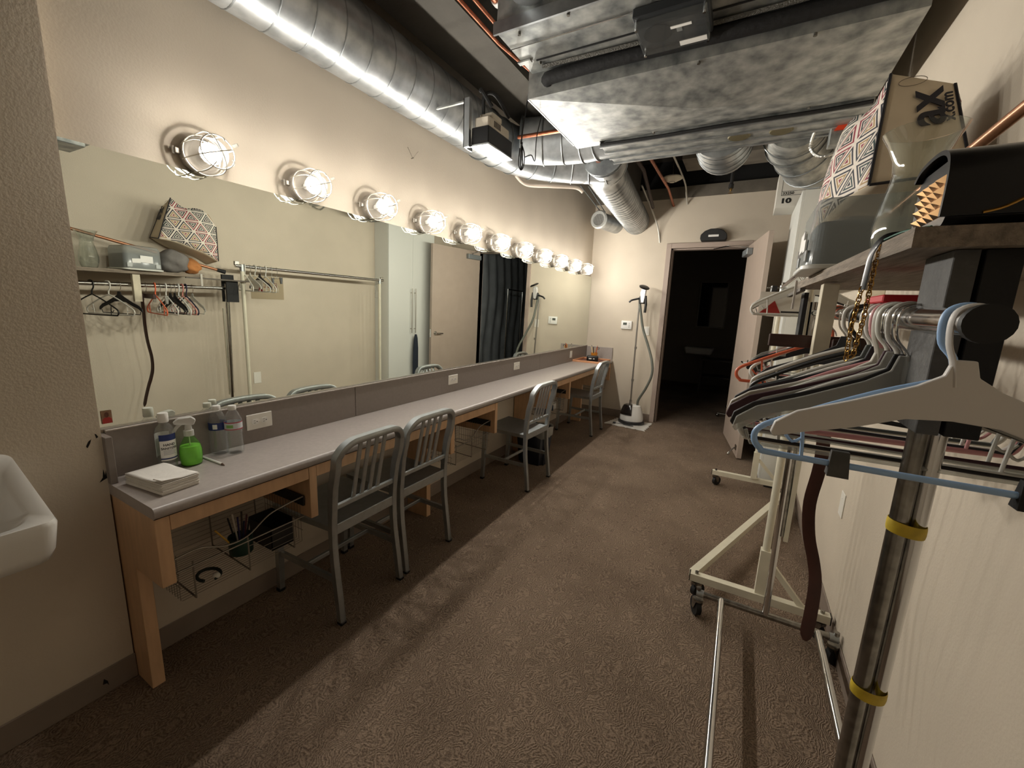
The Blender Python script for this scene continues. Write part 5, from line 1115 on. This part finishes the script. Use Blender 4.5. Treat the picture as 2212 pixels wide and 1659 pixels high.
# tote bag
def tote_mat():
    m = bpy.data.materials.new('geometric_print'); m.use_nodes = True; nt = m.node_tree; b = nt.nodes['Principled BSDF']; b.inputs['Roughness'].default_value = 0.7
    L = nt.links.new; N = nt.nodes.new
    tc = N('ShaderNodeTexCoord'); sx = N('ShaderNodeSeparateXYZ'); L(tc.outputs['Object'], sx.inputs[0])
    def M_(op, a, b_=None, c=None):
        n = N('ShaderNodeMath'); n.operation = op
        for i, q in enumerate((a, b_, c)):
            if q is None: continue
            if isinstance(q, (int, float)): n.inputs[i].default_value = q
            else: L(q, n.inputs[i])
        return n.outputs[0]
    S = 0.105
    u = M_('DIVIDE', sx.outputs[1], S); v = M_('DIVIDE', sx.outputs[2], S*0.9)
    a = u; b2 = M_('MULTIPLY_ADD', v, 0.5, M_('MULTIPLY', u, 0.0)); 
    p = M_('ADD', u, M_('MULTIPLY', v, 0.577)); q = M_('SUBTRACT', u, M_('MULTIPLY', v, 0.577)); r = M_('MULTIPLY', v, 1.155)
    fp = M_('ABSOLUTE', M_('SUBTRACT', M_('FRACT', p), 0.5)); fq = M_('ABSOLUTE', M_('SUBTRACT', M_('FRACT', q), 0.5)); frr = M_('ABSOLUTE', M_('SUBTRACT', M_('FRACT', r), 0.5))
    mx = M_('MAXIMUM', fp, M_('MAXIMUM', fq, frr))
    st = M_('FRACT', M_('MULTIPLY', mx, 9.0))
    line = M_('GREATER_THAN', st, 0.38)
    edge = M_('LESS_THAN', mx, 0.455)
    k = M_('MULTIPLY', line, edge)
    cell = M_('FLOOR', M_('MULTIPLY', mx, 9.0)); sel = M_('FRACT', M_('MULTIPLY_ADD', cell, 0.37, M_('MULTIPLY', M_('FLOOR', p), 0.21)))
    rp = N('ShaderNodeValToRGB'); rp.color_ramp.interpolation = 'CONSTANT'
    els = rp.color_ramp.elements; els[0].position = 0; els[0].color = hx('#2b2a33'); els[1].position = 0.45; els[1].color = hx('#8c3240')
    e = els.new(0.7); e.color = hx('#3b4a48'); e = els.new(0.88); e.color = hx('#a88a5e')
    L(sel, rp.inputs[0])
    mxn = N('ShaderNodeMix'); mxn.data_type = 'RGBA'; L(k, mxn.inputs[0]); mxn.inputs[6].default_value = hx('#e4d9cc'); L(rp.outputs[0], mxn.inputs[7]); L(mxn.outputs[2], b.inputs['Base Color'])
    return m
TOTE = tote_mat(); KRAFT = mat('kraft_panel', '#d2c3aa', 0.7, var=0.08, vscale=8)
tb = thing('tote_bag', 'printed tote bag with zigzag triangles propped on the cloth bundle', 'tote bag', (0.30, 1.70, 1.76))
def T(x, y, z): return Vector((x-0.30, y-1.70, z-1.76))
A, B, C_, D_2 = T(0.262, 1.585, 1.835), T(0.285, 1.70, 2.165), T(0.255, 1.93, 2.06), T(0.165, 1.90, 1.765)
E_, F_, G_, H2 = T(0.475, 1.61, 1.855), T(0.430, 1.70, 2.11), T(0.44, 1.93, 2.0), T(0.46, 1.92, 1.765)
def quad_grid(a, b, c, d, n, bulge, nrm):
    g = bmesh.new(); vs = []
    for i in range(n+1):
        row = []
        for j in range(n+1):
            u, v = i/n, j/n
            p = a*(1-u)*(1-v) + b*u*(1-v) + c*u*v + d*(1-u)*v
            p = p + nrm*bulge*math.sin(PI*u)*math.sin(PI*v); row.append(g.verts.new(p))
        vs.append(row)
    for i in range(n):
        for j in range(n): g.faces.new((vs[i][j], vs[i+1][j], vs[i+1][j+1], vs[i][j+1]))
    mb = MB(); mb.merge(g); return mb
TOP = [B, T(0.262, 1.775, 2.105), T(0.235, 1.85, 2.115), T(0.215, 1.92, 2.09), T(0.20, 1.975, 1.99)]
BOT = [A, T(0.232, 1.69, 1.828), T(0.196, 1.79, 1.79), T(0.178, 1.88, 1.755), T(0.170, 1.96, 1.705)]
def ruled(top, bot, nv, bulge, nrm):
    tt, bb = spline(top, 4), spline(bot, 4); g = bmesh.new(); n = len(tt)-1
    vs = [[g.verts.new(bb[i]*(1-j/nv) + tt[i]*(j/nv) + nrm*bulge*math.sin(PI*i/n)*math.sin(PI*j/nv)) for j in range(nv+1)] for i in range(n+1)]
    for i in range(n):
        for j in range(nv): g.faces.new((vs[i][j], vs[i+1][j], vs[i+1][j+1], vs[i][j+1]))
    mb = MB(); mb.merge(g); return mb
OFF = Vector((0.21, 0, -0.03))
TOP2 = [F_] + [p + OFF for p in TOP[1:]]; BOT2 = [E_] + [p + OFF for p in BOT[1:]]
for mbx, nm, m_ in ((ruled(TOP, BOT, 10, 0.018, Vector((-1, 0, 0.1))), 'printed_side', TOTE), (ruled(TOP2, BOT2, 10, 0.01, Vector((1, 0, 0))), 'printed_side', TOTE), (quad_grid(A, E_, F_, B, 10, -0.004, Vector((0, 1, 0))), 'kraft_end', KRAFT), (quad_grid(BOT[-1], TOP[-1], TOP2[-1], BOT2[-1], 8, 0.01, Vector((0, 1, 0))), 'kraft_end', KRAFT), (ruled(BOT, BOT2, 6, 0.006, Vector((0, 0, -1))), 'bag_bottom', KRAFT)):
    o = mbx.build(nm, m_, tb, 60); o.modifiers.new('t', 'SOLIDIFY').thickness = 0.002
C_, D_2, G_ = TOP[-1], BOT[-1], TOP2[-1]
pip = mat('black_piping', '#15131a', 0.6)
for a, b in ((A, B), (A, E_), (E_, F_), (F_, G_), (D_2, C_)): MB().tube([a, b], 0.004, 8).build('piping', pip, tb)
# lettering on the kraft end, reading up the panel
ux = (E_-A).normalized(); uz = (B-A); uz = (uz - ux*uz.dot(ux)).normalized(); un_ = ux.cross(uz)
INK = mat('tote_ink', '#1b1822', 0.6)
R_ = Matrix((uz, -ux, uz.cross(-ux))).transposed()
def tote_text(s, size, fx, fz, bold, sxx=1.0):
    pos = A + (E_-A)*fx + (B-A)*fz - un_*0.0065*(1 if un_.y > 0 else -1)
    o = text(s, size, INK, tb, pos, R_.to_euler(), 'lettering', 0.0012, 'CENTER', sxx, bold); return o
tote_text('ax', 0.122, 0.44, 0.60, 0.002); tote_text('x.com', 0.036, 0.66, 0.58, 0.0005)
o = MB().tube([A + (E_-A)*0.25 + (B-A)*0.88 + ux*0.032*math.cos(a) + uz*0.014*math.sin(a) - un_*0.003*(1 if un_.y > 0 else -1) for a in [2*PI*i/20 for i in range(20)]], 0.0008, 4, closed=True).build('faint_stamp', mat('stamp_ink', '#6d6254', 0.8), tb)
# copper coloured stick with rubber foot
cn = thing('walking_stick', 'copper coloured stick with black rubber foot lying across the shelf', 'stick', (0.25, 1.9, 1.62))
P0, P1 = Vector((0.222, 2.02, 1.622)), Vector((0.435, 0.86, 1.897))
MB().tube([P0-cn.location, P1-cn.location], 0.0115, 14).build('shaft', mat('copper_tube', '#b27e5e', 0.3, 0.6), cn); d_ = (P1-P0).normalized()
MB().tube([P0-cn.location-d_*0.012, P0-cn.location+d_*0.05], [0.018, 0.0145], 14).build('rubber_foot', BLACKR, cn)
# hand lettered paper on the wall under the shelf
ps = thing('paper_sign', 'tan paper with hand lettering on the wall under the shelf', 'sign', (XR-0.002, 2.55, 1.53))
MB().box(0, 0.0015, -0.14, 0.20, -0.14, 0.09).build('sheet', mat('tan_paper', '#a6977c', 0.8), ps, 0)
text('E  SDN', 0.075, mat('red_brown_ink', '#6f3a2e', 0.7), ps, (-0.0008, 0.02, 0.0), (PI/2, 0, -PI/2), 'lettering', 0.0002)
# ------------------------------------------------------------------ white wardrobe and box
WC = mat('wardrobe_white', '#d9dad4', 0.4)
CXF, CY0, CY1, CZT = 0.270, 4.02, 4.92, 2.43
wd = thing('wardrobe', 'tall white two door wardrobe against the right wall', 'wardrobe', (XR, CY0, 0))
MB().box(CXF-XR+0.018, -0.003, 0, CY1-CY0, 0.06, CZT, 0.001).build('carcass', WC, wd)
MB().box(CXF-XR+0.05, -0.003, 0.02, CY1-CY0-0.02, 0, 0.06).build('plinth', mat('plinth_dark', '#2a2624', 0.6), wd)
for s, (y0, y1) in ((0, (0.002, 0.4485)), (1, (0.4515, CY1-CY0-0.002))):
    d = MB().box(CXF-XR, CXF-XR+0.0175, y0, y1, 0.065, CZT-0.002, 0.0015).build('door', WC, wd)
    hy = 0.4485-0.035 if s == 0 else 0.4515+0.035
    h = MB().cyl((CXF-XR-0.032, hy, 1.0), (CXF-XR-0.032, hy, 1.62), 0.006, 10); h.cyl((CXF-XR-0.032, hy, 1.06), (CXF-XR, hy, 1.06), 0.005, 8); h.cyl((CXF-XR-0.032, hy, 1.56), (CXF-XR, hy, 1.56), 0.005, 8)
    h.build('bar_handle', mat('handle_satin', '#b3aea3', 0.3, 0.9), d)
cbx2 = thing('cardboard_box', 'white cardboard box on the wardrobe', 'box', (0.30, 4.58, CZT+0.0005))
MB().box(-0.185, 0.20, 0, 0.32, 0, 0.30, 0.002).build('carton', mat('white_card', '#d6d2c8', 0.7), cbx2)
ln = MB()
def fr_(x0, x1, z0, z1, w=0.003):
    for a in ((x0, x1, z0, z0+w), (x0, x1, z1-w, z1), (x0, x0+w, z0, z1), (x1-w, x1, z0, z1)): ln.box(a[0], a[1], -0.0012, -0.0002, a[2], a[3])
fr_(-0.15, 0.13, 0.10, 0.27); fr_(-0.15, 0.13, 0.10, 0.138); fr_(-0.15, -0.06, 0.235, 0.27); fr_(-0.063, 0.03, 0.235, 0.27)
ln.build('printed_frame', BLK, cbx2, 0)
text('33250', 0.030, BLK, cbx2, (-0.098, -0.001, 0.118), (PI/2, 0, 0), ext=0.0004, bold=0.001, sx=1.15); text('10', 0.055, BLK, cbx2, (-0.11, -0.001, 0.055), (PI/2, 0, 0), ext=0.0004, bold=0.003, sx=1.5)
# dark garment hanging from the wardrobe handle
gm_ = thing('hanging_garment', 'dark navy garment hanging from the wardrobe handle', 'garment', (CXF-0.035, 4.49, 0.35))
g = bmesh.new(); prof = [(0.0, 0.012), (0.12, 0.05), (0.4, 0.06), (0.7, 0.05), (0.92, 0.030), (1.02, 0.010)]
V = []
for z, w_ in prof: V.append([g.verts.new((-0.018+0.016*math.cos(a)+0.006*math.sin(3*a+z*5), w_*math.sin(a), z*0.62)) for a in [2*PI*i/16 for i in range(16)]])
for A_, B_ in zip(V, V[1:]):
    for i in range(16): g.faces.new((A_[i], A_[(i+1) % 16], B_[(i+1) % 16], B_[i]))
g.faces.new(V[0]); g.faces.new(V[-1]); mb = MB(); mb.merge(g); mb.build('cloth', mat('navy_cloth', '#1f2733', 0.85), gm_, 60)
